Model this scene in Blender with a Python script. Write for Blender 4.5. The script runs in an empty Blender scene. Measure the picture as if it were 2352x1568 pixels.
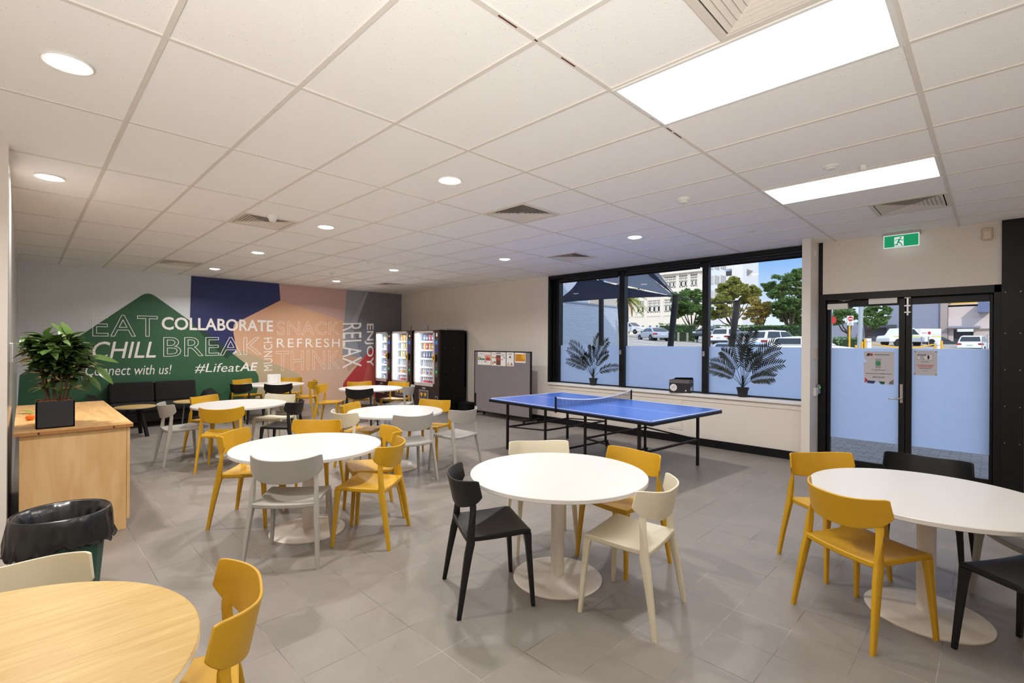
import bpy, bmesh, math, random
from mathutils import Vector, Matrix
C = bpy.context.scene.collection
sc = bpy.context.scene
PI = math.pi
# ------------------------------------------------------------------ camera
CAMH, CZ = 1.6, 2.9915
FPX, YAW, ROLL, CY = 1114.14, 2.3526, 0.0064, 789.35
_f = Vector((math.cos(YAW), math.sin(YAW), 0)); _r = Vector((math.sin(YAW), -math.cos(YAW), 0)); _u = Vector((0, 0, 1))
_cr, _sr = math.cos(ROLL), math.sin(ROLL)
CR = _cr * _r + _sr * _u
CU = -_sr * _r + _cr * _u
cam_d = bpy.data.cameras.new('camera'); cam = bpy.data.objects.new('camera', cam_d); C.objects.link(cam)
cam_d.sensor_width = 36.0; cam_d.lens = FPX * 36.0 / 2352.0
cam_d.shift_y = (CY - 784.0) / 2352.0; cam_d.clip_start = 0.05; cam_d.clip_end = 500
M = Matrix((CR, CU, -_f)).transposed().to_4x4(); M.translation = (0, 0, CAMH)
cam.matrix_world = M
sc.camera = cam
# ------------------------------------------------------------------ world, sun, exposure
w = bpy.data.worlds.new('sky'); sc.world = w; w.use_nodes = True
nt = w.node_tree; bg = nt.nodes['Background']
tcw = nt.nodes.new('ShaderNodeTexCoord'); sx = nt.nodes.new('ShaderNodeSeparateXYZ'); sky = nt.nodes.new('ShaderNodeValToRGB')
nt.links.new(tcw.outputs['Generated'], sx.inputs[0]); nt.links.new(sx.outputs['Z'], sky.inputs[0])
for i, (p, c) in enumerate(((0.0, (0.50, 0.55, 0.60)), (0.045, (0.48, 0.55, 0.61)), (0.15, (0.17, 0.32, 0.57)), (0.36, (0.56, 0.72, 1.0)), (1.0, (0.68, 0.81, 1.0)))):
    e = sky.color_ramp.elements[i] if i < 2 else sky.color_ramp.elements.new(p)
    e.position = p; e.color = (*c, 1)
nt.links.new(sky.outputs[0], bg.inputs[0]); bg.inputs[1].default_value = 1.75
sun_d = bpy.data.lights.new('sun', 'SUN'); sun_d.energy = 2.0; sun_d.angle = math.radians(0.6); sun_d.color = (1, 0.92, 0.80)
sun = bpy.data.objects.new('sun', sun_d); C.objects.link(sun)
sun.rotation_euler = Vector((-0.55, 0.83, -0.62)).to_track_quat('-Z', 'Y').to_euler()
fl_d = bpy.data.lights.new('added_fill', 'AREA'); fl_d.shape = 'SQUARE'; fl_d.size = 1.2; fl_d.spread = math.radians(96); fl_d.energy = 80; fl_d.color = (1.0, 0.985, 0.96)  # fill lamp added behind the camera to brighten the ceiling, no real fixture
fl = bpy.data.objects.new('added_fill', fl_d); C.objects.link(fl); fl.location = (1.1, -1.3, 1.0)
fl.rotation_euler = Vector((-0.58, 0.58, 0.74)).to_track_quat('-Z', 'Y').to_euler()
vs = sc.view_settings
vs.view_transform = 'Standard'; vs.look = 'None'; vs.exposure = 0.0; vs.gamma = 1.0; vs.use_curve_mapping = False
sc.cycles.max_bounces = 10; sc.cycles.diffuse_bounces = 6; sc.cycles.transparent_max_bounces = 16
sc.cycles.sample_clamp_indirect = 6.0; sc.cycles.caustics_reflective = False; sc.cycles.caustics_refractive = False
sc.cycles.use_denoising = True

# ------------------------------------------------------------------ helpers
def ray(px, py):
    return _f + CR * ((px - 1176) / FPX) - CU * ((py - CY) / FPX)
def atY(px, py, y):
    d = ray(px, py); t = y / d.y; return Vector((d.x * t, y, CAMH + d.z * t))
def atX(px, py, x):
    d = ray(px, py); t = x / d.x; return Vector((x, d.y * t, CAMH + d.z * t))
def atZ(px, py, z):
    d = ray(px, py); t = (z - CAMH) / d.z; return Vector((d.x * t, d.y * t, z))
def atD(px, py, dep):
    return Vector((0, 0, CAMH)) + ray(px, py) * dep
def lin(r, g, b):
    f = lambda v: (v / 255 / 12.92) if v <= 10 else ((v / 255 + 0.055) / 1.055) ** 2.4
    return (f(r), f(g), f(b), 1)
MATS = {}
def mat(name, rgb=(128, 128, 128), rough=0.5, metal=0.0, spec=0.5, noise=0.0, nscale=20.0, bump=0.0, bscale=60.0, emis=None, estr=0.0, coat=0.0, aniso=None, trans=0.0):
    if name in MATS: return MATS[name]
    m = bpy.data.materials.new(name); m.use_nodes = True; t = m.node_tree; b = t.nodes['Principled BSDF']
    col = lin(*rgb)
    b.inputs['Base Color'].default_value = col; b.inputs['Roughness'].default_value = rough
    b.inputs['Metallic'].default_value = metal; b.inputs['Specular IOR Level'].default_value = spec
    if coat: b.inputs['Coat Weight'].default_value = coat
    if trans: b.inputs['Transmission Weight'].default_value = trans
    if emis:
        b.inputs['Emission Color'].default_value = lin(*emis); b.inputs['Emission Strength'].default_value = estr
    tc = None
    if noise or bump:
        tc = t.nodes.new('ShaderNodeTexCoord'); mp = t.nodes.new('ShaderNodeMapping'); t.links.new(tc.outputs['Object'], mp.inputs[0])
        if aniso: mp.inputs['Scale'].default_value = aniso
    if noise:
        n = t.nodes.new('ShaderNodeTexNoise'); n.inputs['Scale'].default_value = nscale; n.inputs['Detail'].default_value = 4
        t.links.new(mp.outputs[0], n.inputs['Vector'])
        mx = t.nodes.new('ShaderNodeMix'); mx.data_type = 'RGBA'
        mx.inputs['A'].default_value = [min(1, c * (1 - noise)) for c in col[:3]] + [1]
        mx.inputs['B'].default_value = [min(1, c * (1 + noise)) for c in col[:3]] + [1]
        t.links.new(n.outputs['Fac'], mx.inputs['Factor']); t.links.new(mx.outputs['Result'], b.inputs['Base Color'])
    if bump:
        n2 = t.nodes.new('ShaderNodeTexNoise'); n2.inputs['Scale'].default_value = bscale; n2.inputs['Detail'].default_value = 3
        t.links.new(mp.outputs[0], n2.inputs['Vector'])
        bp = t.nodes.new('ShaderNodeBump'); bp.inputs['Strength'].default_value = bump; bp.inputs['Distance'].default_value = 0.01
        t.links.new(n2.outputs['Fac'], bp.inputs['Height']); t.links.new(bp.outputs[0], b.inputs['Normal'])
    MATS[name] = m; return m
def emit(name, rgb, s):
    if name in MATS: return MATS[name]
    m = bpy.data.materials.new(name); m.use_nodes = True; t = m.node_tree; t.nodes.clear()
    e = t.nodes.new('ShaderNodeEmission'); o = t.nodes.new('ShaderNodeOutputMaterial')
    e.inputs[0].default_value = lin(*rgb); e.inputs[1].default_value = s; t.links.new(e.outputs[0], o.inputs[0]); MATS[name] = m; return m
def glass(name, tint=(0.96, 0.97, 0.97), refl=1.0):
    m = bpy.data.materials.new(name); m.use_nodes = True; t = m.node_tree; t.nodes.clear()
    tr = t.nodes.new('ShaderNodeBsdfTransparent'); gl = t.nodes.new('ShaderNodeBsdfGlossy'); fr = t.nodes.new('ShaderNodeFresnel'); mx = t.nodes.new('ShaderNodeMixShader'); o = t.nodes.new('ShaderNodeOutputMaterial')
    tr.inputs[0].default_value = (*tint, 1); gl.inputs['Roughness'].default_value = 0.0; fr.inputs[0].default_value = 1.45
    mt = t.nodes.new('ShaderNodeMath'); mt.operation = 'MULTIPLY'; mt.inputs[1].default_value = refl
    t.links.new(fr.outputs[0], mt.inputs[0]); t.links.new(mt.outputs[0], mx.inputs[0])
    t.links.new(tr.outputs[0], mx.inputs[1]); t.links.new(gl.outputs[0], mx.inputs[2]); t.links.new(mx.outputs[0], o.inputs[0]); MATS[name] = m; return m
def frosted(name, rgb):
    m = bpy.data.materials.new(name); m.use_nodes = True; t = m.node_tree; t.nodes.clear()
    tr = t.nodes.new('ShaderNodeBsdfTranslucent'); df = t.nodes.new('ShaderNodeBsdfDiffuse'); mx = t.nodes.new('ShaderNodeMixShader'); o = t.nodes.new('ShaderNodeOutputMaterial')
    tr.inputs[0].default_value = lin(*rgb); df.inputs[0].default_value = lin(*rgb); mx.inputs[0].default_value = 0.18
    t.links.new(tr.outputs[0], mx.inputs[1]); t.links.new(df.outputs[0], mx.inputs[2]); t.links.new(mx.outputs[0], o.inputs[0]); MATS[name] = m; return m
def leafmat(name, rgb, var=0.35, rough=0.45, transl=0.35):
    m = bpy.data.materials.new(name); m.use_nodes = True; t = m.node_tree; b = t.nodes['Principled BSDF']; o = t.nodes['Material Output']
    col = lin(*rgb); b.inputs['Roughness'].default_value = rough
    geo = t.nodes.new('ShaderNodeNewGeometry'); mx = t.nodes.new('ShaderNodeMix'); mx.data_type = 'RGBA'
    mx.inputs['A'].default_value = [c * (1 - var) for c in col[:3]] + [1]; mx.inputs['B'].default_value = [min(1, c * (1 + var)) for c in col[:3]] + [1]
    t.links.new(geo.outputs['Random Per Island'], mx.inputs['Factor']); t.links.new(mx.outputs['Result'], b.inputs['Base Color'])
    if transl:
        tl = t.nodes.new('ShaderNodeBsdfTranslucent'); ms = t.nodes.new('ShaderNodeMixShader'); ms.inputs[0].default_value = transl
        t.links.new(mx.outputs['Result'], tl.inputs[0]); t.links.new(b.outputs[0], ms.inputs[1]); t.links.new(tl.outputs[0], ms.inputs[2]); t.links.new(ms.outputs[0], o.inputs[0])
    MATS[name] = m; return m
def woodmat(name, a, b_, axis_scale=(1, 12, 12), scale=3.0, rough=0.45, spec=0.4, dist=1.2):
    m = bpy.data.materials.new(name); m.use_nodes = True; t = m.node_tree; b = t.nodes['Principled BSDF']
    tc = t.nodes.new('ShaderNodeTexCoord'); mp = t.nodes.new('ShaderNodeMapping'); mp.inputs['Scale'].default_value = axis_scale
    n = t.nodes.new('ShaderNodeTexNoise'); n.inputs['Scale'].default_value = scale; n.inputs['Detail'].default_value = 6; n.inputs['Distortion'].default_value = dist
    cr = t.nodes.new('ShaderNodeValToRGB'); cr.color_ramp.elements[0].position = 0.32; cr.color_ramp.elements[1].position = 0.68
    cr.color_ramp.elements[0].color = lin(*a); cr.color_ramp.elements[1].color = lin(*b_)
    t.links.new(tc.outputs['Object'], mp.inputs[0]); t.links.new(mp.outputs[0], n.inputs['Vector']); t.links.new(n.outputs['Fac'], cr.inputs[0]); t.links.new(cr.outputs[0], b.inputs['Base Color'])
    b.inputs['Roughness'].default_value = rough; b.inputs['Specular IOR Level'].default_value = spec; MATS[name] = m; return m

class MB:
    """collects geometry with material slots and builds ONE mesh object"""
    def __init__(s): s.v = []; s.f = []; s.mi = []; s.m = []; s.cur = 0
    def use(s, m):
        if m not in s.m: s.m.append(m)
        s.cur = s.m.index(m); return s
    def add(s, vs, fs):
        o = len(s.v); s.v += [tuple(x) for x in vs]
        for f in fs: s.f.append([o + i for i in f]); s.mi.append(s.cur)
        return s
    def box(s, x0, x1, y0, y1, z0, z1, mx=None):
        vs = [Vector((x, y, z)) for z in (z0, z1) for y in (y0, y1) for x in (x0, x1)]
        if mx is not None: vs = [mx @ v for v in vs]
        return s.add(vs, [(0, 2, 3, 1), (4, 5, 7, 6), (0, 1, 5, 4), (2, 6, 7, 3), (0, 4, 6, 2), (1, 3, 7, 5)])
    def bar(s, a, b, w, h=None, up=(0, 0, 1), w2=None, h2=None):
        a, b = Vector(a), Vector(b); h = h or w; w2 = w2 or w; h2 = h2 or (h * w2 / w)
        d = (b - a).normalized(); u = Vector(up)
        if abs(d.dot(u)) > 0.98: u = Vector((0, 1, 0))
        r = d.cross(u).normalized(); u = r.cross(d)
        vs = [a + r * sx * w / 2 + u * sy * h / 2 for sx, sy in ((-1, -1), (1, -1), (1, 1), (-1, 1))] + [b + r * sx * w2 / 2 + u * sy * h2 / 2 for sx, sy in ((-1, -1), (1, -1), (1, 1), (-1, 1))]
        return s.add(vs, [(3, 2, 1, 0), (4, 5, 6, 7), (0, 1, 5, 4), (1, 2, 6, 5), (2, 3, 7, 6), (3, 0, 4, 7)])
    def prism(s, pts, depth, mx=None):
        n = len(pts); vs = [Vector((x, y, 0)) for x, y in pts] + [Vector((x, y, depth)) for x, y in pts]
        if mx is not None: vs = [mx @ v for v in vs]
        return s.add(vs, [tuple(range(n - 1, -1, -1)), tuple(range(n, 2 * n))] + [(i, (i + 1) % n, n + (i + 1) % n, n + i) for i in range(n)])
    def lathe(s, prof, seg=32, c=(0, 0, 0), mx=None):
        vs = []; fs = []; c = Vector(c); n = len(prof)
        for i in range(seg):
            a = 2 * PI * i / seg
            for r, z in prof: vs.append(c + Vector((r * math.cos(a), r * math.sin(a), z)))
        for i in range(seg):
            j = (i + 1) % seg
            for k in range(n - 1): fs.append((i * n + k, j * n + k, j * n + k + 1, i * n + k + 1))
        if prof[0][0] > 1e-6: fs.append(tuple(i * n for i in range(seg - 1, -1, -1)))
        if prof[-1][0] > 1e-6: fs.append(tuple(i * n + n - 1 for i in range(seg)))
        if mx is not None: vs = [mx @ v for v in vs]
        return s.add(vs, fs)
    def tube(s, pts, rad, seg=8, caps=True):
        pts = [Vector(p) for p in pts]; n = len(pts); rad = rad if isinstance(rad, (list, tuple)) else [rad] * n
        vs = []; fs = []; up = Vector((0, 0, 1))
        for i, p in enumerate(pts):
            d = (pts[min(i + 1, n - 1)] - pts[max(i - 1, 0)]).normalized()
            u = up if abs(d.dot(up)) < 0.95 else Vector((1, 0, 0))
            r = d.cross(u).normalized(); u = r.cross(d)
            for k in range(seg):
                a = 2 * PI * k / seg; vs.append(p + (r * math.cos(a) + u * math.sin(a)) * rad[i])
        for i in range(n - 1):
            for k in range(seg):
                k2 = (k + 1) % seg; fs.append((i * seg + k, i * seg + k2, (i + 1) * seg + k2, (i + 1) * seg + k))
        if caps: fs += [tuple(range(seg - 1, -1, -1)), tuple((n - 1) * seg + k for k in range(seg))]
        return s.add(vs, fs)
    def grid(s, fn, nu, nv):
        vs = [fn(i / nu, j / nv) for j in range(nv + 1) for i in range(nu + 1)]
        return s.add(vs, [(j * (nu + 1) + i, j * (nu + 1) + i + 1, (j + 1) * (nu + 1) + i + 1, (j + 1) * (nu + 1) + i) for j in range(nv) for i in range(nu)])
    def slab(s, fn, nu, nv, thick):
        """closed shell: fn(u,v)->(point, normal)"""
        A = [fn(i / nu, j / nv) for j in range(nv + 1) for i in range(nu + 1)]; W = nu + 1; N = len(A)
        vs = [Vector(p) + Vector(n) * thick / 2 for p, n in A] + [Vector(p) - Vector(n) * thick / 2 for p, n in A]
        fs = []
        for j in range(nv):
            for i in range(nu):
                a, b, c, d = j * W + i, j * W + i + 1, (j + 1) * W + i + 1, (j + 1) * W + i
                fs += [(a, b, c, d), (N + d, N + c, N + b, N + a)]
        for i in range(nu): fs += [(i + 1, i, N + i, N + i + 1), (nv * W + i, nv * W + i + 1, N + nv * W + i + 1, N + nv * W + i)]
        for j in range(nv): fs += [(j * W, (j + 1) * W, N + (j + 1) * W, N + j * W), ((j + 1) * W + nu, j * W + nu, N + j * W + nu, N + (j + 1) * W + nu)]
        return s.add(vs, fs)
    def build(s, name, m=None, parent=None, smooth=False, bevel=0.0, bseg=2, fix=True):
        me = bpy.data.meshes.new(name); me.from_pydata(s.v, [], s.f)
        if s.m:
            for x in s.m: me.materials.append(x)
            me.polygons.foreach_set('material_index', s.mi)
        elif m: me.materials.append(m)
        if fix:
            b = bmesh.new(); b.from_mesh(me); bmesh.ops.recalc_face_normals(b, faces=b.faces); b.to_mesh(me); b.free()
        if smooth:
            me.polygons.foreach_set('use_smooth', [True] * len(me.polygons))
            if smooth != 'full': me.set_sharp_from_angle(angle=math.radians(38))
        me.update()
        o = bpy.data.objects.new(name, me); C.objects.link(o)
        if parent: o.parent = parent
        if bevel:
            md = o.modifiers.new('edge', 'BEVEL'); md.width = bevel; md.segments = bseg; md.limit_method = 'ANGLE'; md.angle_limit = math.radians(40)
        return o
def bx(name, m, parent, *a, bevel=0.0): return MB().box(*a).build(name, m, parent, bevel=bevel)
def thing(name, label, cat, loc=(0, 0, 0), rz=0.0, group=None):
    o = bpy.data.objects.new(name, None); C.objects.link(o); o.empty_display_size = 0.1
    o.location = loc; o.rotation_euler = (0, 0, rz); o['label'] = label; o['category'] = cat
    if group: o['group'] = group
    return o
def tag(o, label, cat, group=None):
    o['label'] = label; o['category'] = cat
    if group: o['group'] = group
    return o
def struct(o): o['kind'] = 'structure'; return o
def kids(o): return [c for c in C.objects if c.parent == o]
def dup(root, loc, rz, label, group=None):
    r = root.copy(); C.objects.link(r); r.location = loc; r.rotation_euler = (0, 0, rz); r['label'] = label
    if group: r['group'] = group
    for ch in KIDS[root.name]:
        c = ch.copy(); C.objects.link(c); c.parent = r
        for g in KIDS.get(ch.name, []):
            d = g.copy(); C.objects.link(d); d.parent = c
    return r
KIDS = {}
def register(root):
    KIDS[root.name] = [o for o in C.objects if o.parent == root]
    for c in KIDS[root.name]: KIDS[c.name] = [o for o in C.objects if o.parent == c]
FONT_D = bpy.context.evaluated_depsgraph_get
def text_geo(txt, bold=0.0, shear=0.0, outline=0.0, spacing=1.0):
    cu = bpy.data.curves.new('lettering', 'FONT'); cu.body = txt; cu.size = 1.0; cu.offset = bold; cu.shear = shear; cu.space_character = spacing; cu.resolution_u = 3
    cu.space_line = 0.95; cu.align_x = 'LEFT'
    if outline: cu.fill_mode = 'NONE'; cu.bevel_depth = outline; cu.bevel_resolution = 0
    o = bpy.data.objects.new('lettering', cu); C.objects.link(o)
    dg = bpy.context.evaluated_depsgraph_get(); dg.update()
    me = bpy.data.meshes.new_from_object(o.evaluated_get(dg))
    vs = [v.co.copy() for v in me.vertices]; fs = [tuple(p.vertices) for p in me.polygons]
    C.objects.unlink(o); bpy.data.objects.remove(o); bpy.data.curves.remove(cu); bpy.data.meshes.remove(me)
    return vs, fs
def text_into(mb, txt, O, U, V, bold=0.0, shear=0.0, outline=0.0, N=None, depth=0.0, spacing=1.0):
    """fit text into the parallelogram O, O+U (right), O+V (up)"""
    vs, fs = text_geo(txt, bold, shear, outline, spacing)
    if not vs: return mb
    x0 = min(v.x for v in vs); x1 = max(v.x for v in vs); y0 = min(v.y for v in vs); y1 = max(v.y for v in vs)
    O, U, V = Vector(O), Vector(U), Vector(V); n = (U.cross(V)).normalized()
    pts = [O + U * ((v.x - x0) / (x1 - x0)) + V * ((v.y - y0) / max(1e-6, y1 - y0)) + n * (depth + (v.z * 0.25 * V.length if outline else 0.0)) for v in vs]
    return mb.add(pts, fs)
def flat(mb, pts):
    return mb.add([Vector(p) for p in pts], [tuple(range(len(pts)))])
def rnd_poly(pts, rads, seg=6):
    """round the corners of a 2D polygon; rads per corner"""
    out = []; n = len(pts)
    for i in range(n):
        p = Vector(pts[i]); r = rads[i] if isinstance(rads, (list, tuple)) else rads
        if r <= 0: out.append(tuple(p)); continue
        a = (Vector(pts[i - 1]) - p); b = (Vector(pts[(i + 1) % n]) - p)
        ra = min(r, a.length * 0.45, b.length * 0.45); A = p + a.normalized() * ra; B = p + b.normalized() * ra
        for k in range(seg + 1):
            t = k / seg; out.append(tuple(A * (1 - t) ** 2 + p * 2 * t * (1 - t) + B * t * t))
    return out
LAMP_W = 32.0
EXTRA_CHAIRS = []
# ------------------------------------------------------------------ materials
WALL = mat('wall_paint', (230, 222, 212), 0.65, noise=0.02, nscale=6)
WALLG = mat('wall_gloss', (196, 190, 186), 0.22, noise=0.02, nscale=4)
BLACK = mat('black_metal', (13, 13, 15), 0.42, spec=0.35)
BLACKM = mat('black_matte', (10, 10, 12), 0.7, spec=0.3)
WHITE = mat('white_laminate', (212, 208, 203), 0.32)
WHITEP = mat('white_paint', (232, 230, 226), 0.5)
BEIGE = mat('beige_plastic', (206, 190, 158), 0.5)
CHROME = mat('brushed_steel', (190, 190, 190), 0.3, metal=1.0)
ALU = mat('aluminium_grey', (158, 156, 158), 0.4, metal=0.4)
PAPER = mat('paper_white', (236, 234, 232), 0.7)
INK = mat('ink_black', (30, 30, 34), 0.7)
INKG = mat('ink_grey', (120, 118, 120), 0.7)
RED = mat('signal_red', (196, 40, 44), 0.5)
NAVY = mat('ink_navy', (40, 58, 120), 0.6)
GREEN = mat('ink_green', (64, 150, 90), 0.6)
YEL = mat('signal_yellow', (236, 178, 34), 0.5)
GLASS = glass('window_glass', refl=0.8)
GLASSV = glass('vending_glass', (0.98, 0.99, 1.0), 0.6)
FROST = frosted('frosted_film', (216, 227, 250))
TEE = mat('ceiling_tee', (224, 217, 208), 0.5)
RUST = mat('rust', (92, 44, 26), 0.8)

def ceiling_mat():
    m = mat('ceiling_tile', (249, 247, 244), 0.85, bump=0.12, bscale=90)
    t = m.node_tree; b = t.nodes['Principled BSDF']
    tc = t.nodes.new('ShaderNodeTexCoord'); v = t.nodes.new('ShaderNodeTexVoronoi'); v.inputs['Scale'].default_value = 42
    cr = t.nodes.new('ShaderNodeValToRGB'); cr.color_ramp.elements[0].position = 0.05; cr.color_ramp.elements[1].position = 0.11
    cr.color_ramp.elements[0].color = lin(186, 176, 164); cr.color_ramp.elements[1].color = lin(249, 247, 244)
    n = t.nodes.new('ShaderNodeTexNoise'); n.inputs['Scale'].default_value = 9; n.inputs['Detail'].default_value = 1
    th = t.nodes.new('ShaderNodeMath'); th.operation = 'GREATER_THAN'; th.inputs[1].default_value = 0.5
    mx = t.nodes.new('ShaderNodeMix'); mx.data_type = 'RGBA'; mx.inputs['A'].default_value = lin(249, 247, 244)
    t.links.new(tc.outputs['Object'], v.inputs['Vector']); t.links.new(tc.outputs['Object'], n.inputs['Vector'])
    t.links.new(v.outputs['Distance'], cr.inputs[0]); t.links.new(n.outputs['Fac'], th.inputs[0]); t.links.new(th.outputs[0], mx.inputs['Factor'])
    t.links.new(cr.outputs[0], mx.inputs['B']); t.links.new(mx.outputs['Result'], b.inputs['Base Color'])
    return m
def floor_mat():
    m = bpy.data.materials.new('floor_tile'); m.use_nodes = True; t = m.node_tree; b = t.nodes['Principled BSDF']
    tc = t.nodes.new('ShaderNodeTexCoord'); mp = t.nodes.new('ShaderNodeMapping'); mp.inputs['Location'].default_value = (1.108, -0.04, 0)
    br = t.nodes.new('ShaderNodeTexBrick'); br.offset = 0.0; br.squash = 1.0
    br.inputs['Scale'].default_value = 1.0; br.inputs['Brick Width'].default_value = 0.3065; br.inputs['Row Height'].default_value = 0.3
    br.inputs['Mortar Size'].default_value = 0.0022; br.inputs['Mortar Smooth'].default_value = 0.2; br.inputs['Bias'].default_value = 0.0
    br.inputs['Color1'].default_value = lin(139, 131, 124); br.inputs['Color2'].default_value = lin(132, 125, 118)
    n = t.nodes.new('ShaderNodeTexNoise'); n.inputs['Scale'].default_value = 2.2; n.inputs['Detail'].default_value = 5
    cr = t.nodes.new('ShaderNodeValToRGB'); cr.color_ramp.elements[0].position = 0.40; cr.color_ramp.elements[1].position = 0.60
    cr.color_ramp.elements[0].color = lin(92, 87, 84); cr.color_ramp.elements[1].color = lin(160, 154, 148)
    n2 = t.nodes.new('ShaderNodeTexNoise'); n2.inputs['Scale'].default_value = 7; n2.inputs['Detail'].default_value = 6
    mm = t.nodes.new('ShaderNodeMix'); mm.data_type = 'RGBA'; mm.blend_type = 'MULTIPLY'; mm.inputs['Factor'].default_value = 0.35
    cr2 = t.nodes.new('ShaderNodeValToRGB'); cr2.color_ramp.elements[0].position = 0.3; cr2.color_ramp.elements[1].position = 0.7
    cr2.color_ramp.elements[0].color = (0.72, 0.72, 0.72, 1); cr2.color_ramp.elements[1].color = (1, 1, 1, 1)
    L = t.links.new
    L(tc.outputs['Object'], mp.inputs[0]); L(mp.outputs[0], br.inputs['Vector']); L(tc.outputs['Object'], n.inputs['Vector']); L(tc.outputs['Object'], n2.inputs['Vector'])
    L(n.outputs['Fac'], cr.inputs[0]); L(cr.outputs[0], br.inputs['Mortar']); L(br.outputs['Color'], mm.inputs['A']); L(n2.outputs['Fac'], cr2.inputs[0]); L(cr2.outputs[0], mm.inputs['B'])
    L(mm.outputs['Result'], b.inputs['Base Color'])
    rr = t.nodes.new('ShaderNodeMapRange'); rr.inputs['To Min'].default_value = 0.34; rr.inputs['To Max'].default_value = 0.5; L(n2.outputs['Fac'], rr.inputs[0]); L(rr.outputs[0], b.inputs['Roughness'])
    bp = t.nodes.new('ShaderNodeBump'); bp.inputs['Strength'].default_value = 0.25; bp.inputs['Distance'].default_value = 0.002; bp.invert = True
    L(br.outputs['Fac'], bp.inputs['Height']); L(bp.outputs[0], b.inputs['Normal']); b.inputs['Specular IOR Level'].default_value = 0.45
    return m
# ------------------------------------------------------------------ room shell
XW, YW, XE, YS = -12.0, 7.6, 1.5, -1.7
XR = -4.95                      # the south-west recess ends here
YL = -0.08
TH = 0.25
FL = floor_mat()
struct(bx('floor', FL, None, XW - TH, XE + TH, YS - TH, YW + TH, -0.2, 0.0))
VENTS = [(-5.99, 1.95), (-3.59, 3.75), (-10.19, 1.95), (-4.79, 6.15), (-10.19, 6.15), (-0.59, 6.15), (-0.59, 1.95)]
cm = MB().use(ceiling_mat()); cm.box(XW - TH, XE + TH, YS - TH, YW + TH, CZ + 0.14, CZ + 0.24)
cxs = [XW - TH] + [-11.69 + 0.6 * k for k in range(22)] + [XE + TH]; cys = [YS - TH] + [-1.35 + 0.6 * k for k in range(16)]
cys = [c for c in cys if c < YW + TH] + [YW + TH]
for a, b_ in zip(cxs[:-1], cxs[1:]):
    for c, d in zip(cys[:-1], cys[1:]):
        if not any(abs((a + b_) / 2 - vx) < 0.1 and abs((c + d) / 2 - vy) < 0.1 for vx, vy in VENTS):
            cm.add([(a, c, CZ), (b_, c, CZ), (b_, d, CZ), (a, d, CZ)], [(0, 3, 2, 1)])
struct(cm.build('ceiling', fix=False))
# ceiling grid (tees)
mb = MB().use(TEE)
zt0, zt1 = CZ - 0.006, CZ + 0.002
X0 = -1.49
for k in range(-2, 10):
    x = X0 - 1.2 * k + 0.0
    if XW < x < XE: mb.box(x - 0.012, x + 0.012, YS if x > XR else YL, YW, zt0, zt1)
for j in range(-4, 13):
    y = 0.45 + 0.6 * j
    if YS < y < YW: mb.box(XW if y > YL else XR, XE, y - 0.012, y + 0.012, zt0 + 0.0005, zt1)
mb.use(RUST)
for a, b_ in (((1145, 35), (1190, 62)), ((1229, 90), (1237, 94)), ((1291, 131), (1322, 152)), ((1520, 283), (1527, 288)), ((1534, 293), (1544, 301)), ((1550, 304), (1567, 316)), ((1496, 268), (1502, 276))):
    p, q = atZ(*a, zt0 - 0.0006), atZ(*b_, zt0 - 0.0006)
    xx = X0 + (p.x - X0) * 0.15
    mb.box(xx - 0.004, xx + 0.004, min(p.y, q.y), max(p.y, q.y), zt0 - 0.0008, zt0)
struct(mb.build('ceiling_grid'))
# walls
struct(bx('wall_west', WALL, None, XW - TH, XW, YL - TH, YW + TH, 0, CZ))
mb = MB().use(WALL)
mb.box(XR - 0.03, XR, YS, YL, 0, CZ)
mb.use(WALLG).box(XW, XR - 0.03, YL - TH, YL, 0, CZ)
struct(mb.build('wall_south'))
struct(bx('wall_back', WALL, None, XR, XE + TH, YS - TH, YS, 0, CZ))
struct(bx('wall_east', WALL, None, XE, XE + TH, YS, YW + TH, 0, CZ))
WX0, WX1 = -6.50, -1.72          # window opening
SILL = 0.82
mb = MB().use(WALL)
mb.box(XW, WX0, YW, YW + TH, 0, CZ)                       # left of window
mb.box(WX0, WX1, YW, YW + TH, 0, SILL - 0.03)             # under window
mb.box(-1.70, 0.06, YW, YW + 0.1, 2.292, CZ)              # above doors
mb.box(0.24, XE, YW, YW + TH, 0, CZ)
mb.box(WX0, -1.70, YW + 0.02, YW + TH, 2.975, CZ)
o = struct(mb.build('wall_north'))
struct(bx('trim_pier', WALL, None, -1.79, -1.69, 7.2, YW + TH, 0, CZ))
mb = MB().use(BLACKM)
mb.box(XW, -1.79, YW - 0.016, YW, 0, 0.118)
struct(mb.build('baseboard_north'))
struct(bx('baseboard_west', mat('grey_skirting', (168, 164, 162), 0.5), None, XW, XW + 0.014, YL, YW - 0.016, 0, 0.10))
struct(bx('trim_wall_rail', WALL, None, WX0 + 0.06, -1.79, YW - 0.008, YW, 0.70, 0.757, bevel=0.003))
mb = MB().use(WALL); mb.box(-3.86, -3.60, YW - 0.008, YW, 0.21, 0.69); mb.box(-3.83, -3.63, YW - 0.012, YW - 0.008, 0.24, 0.66)
struct(mb.build('trim_access_panel', bevel=0.002))
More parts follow.
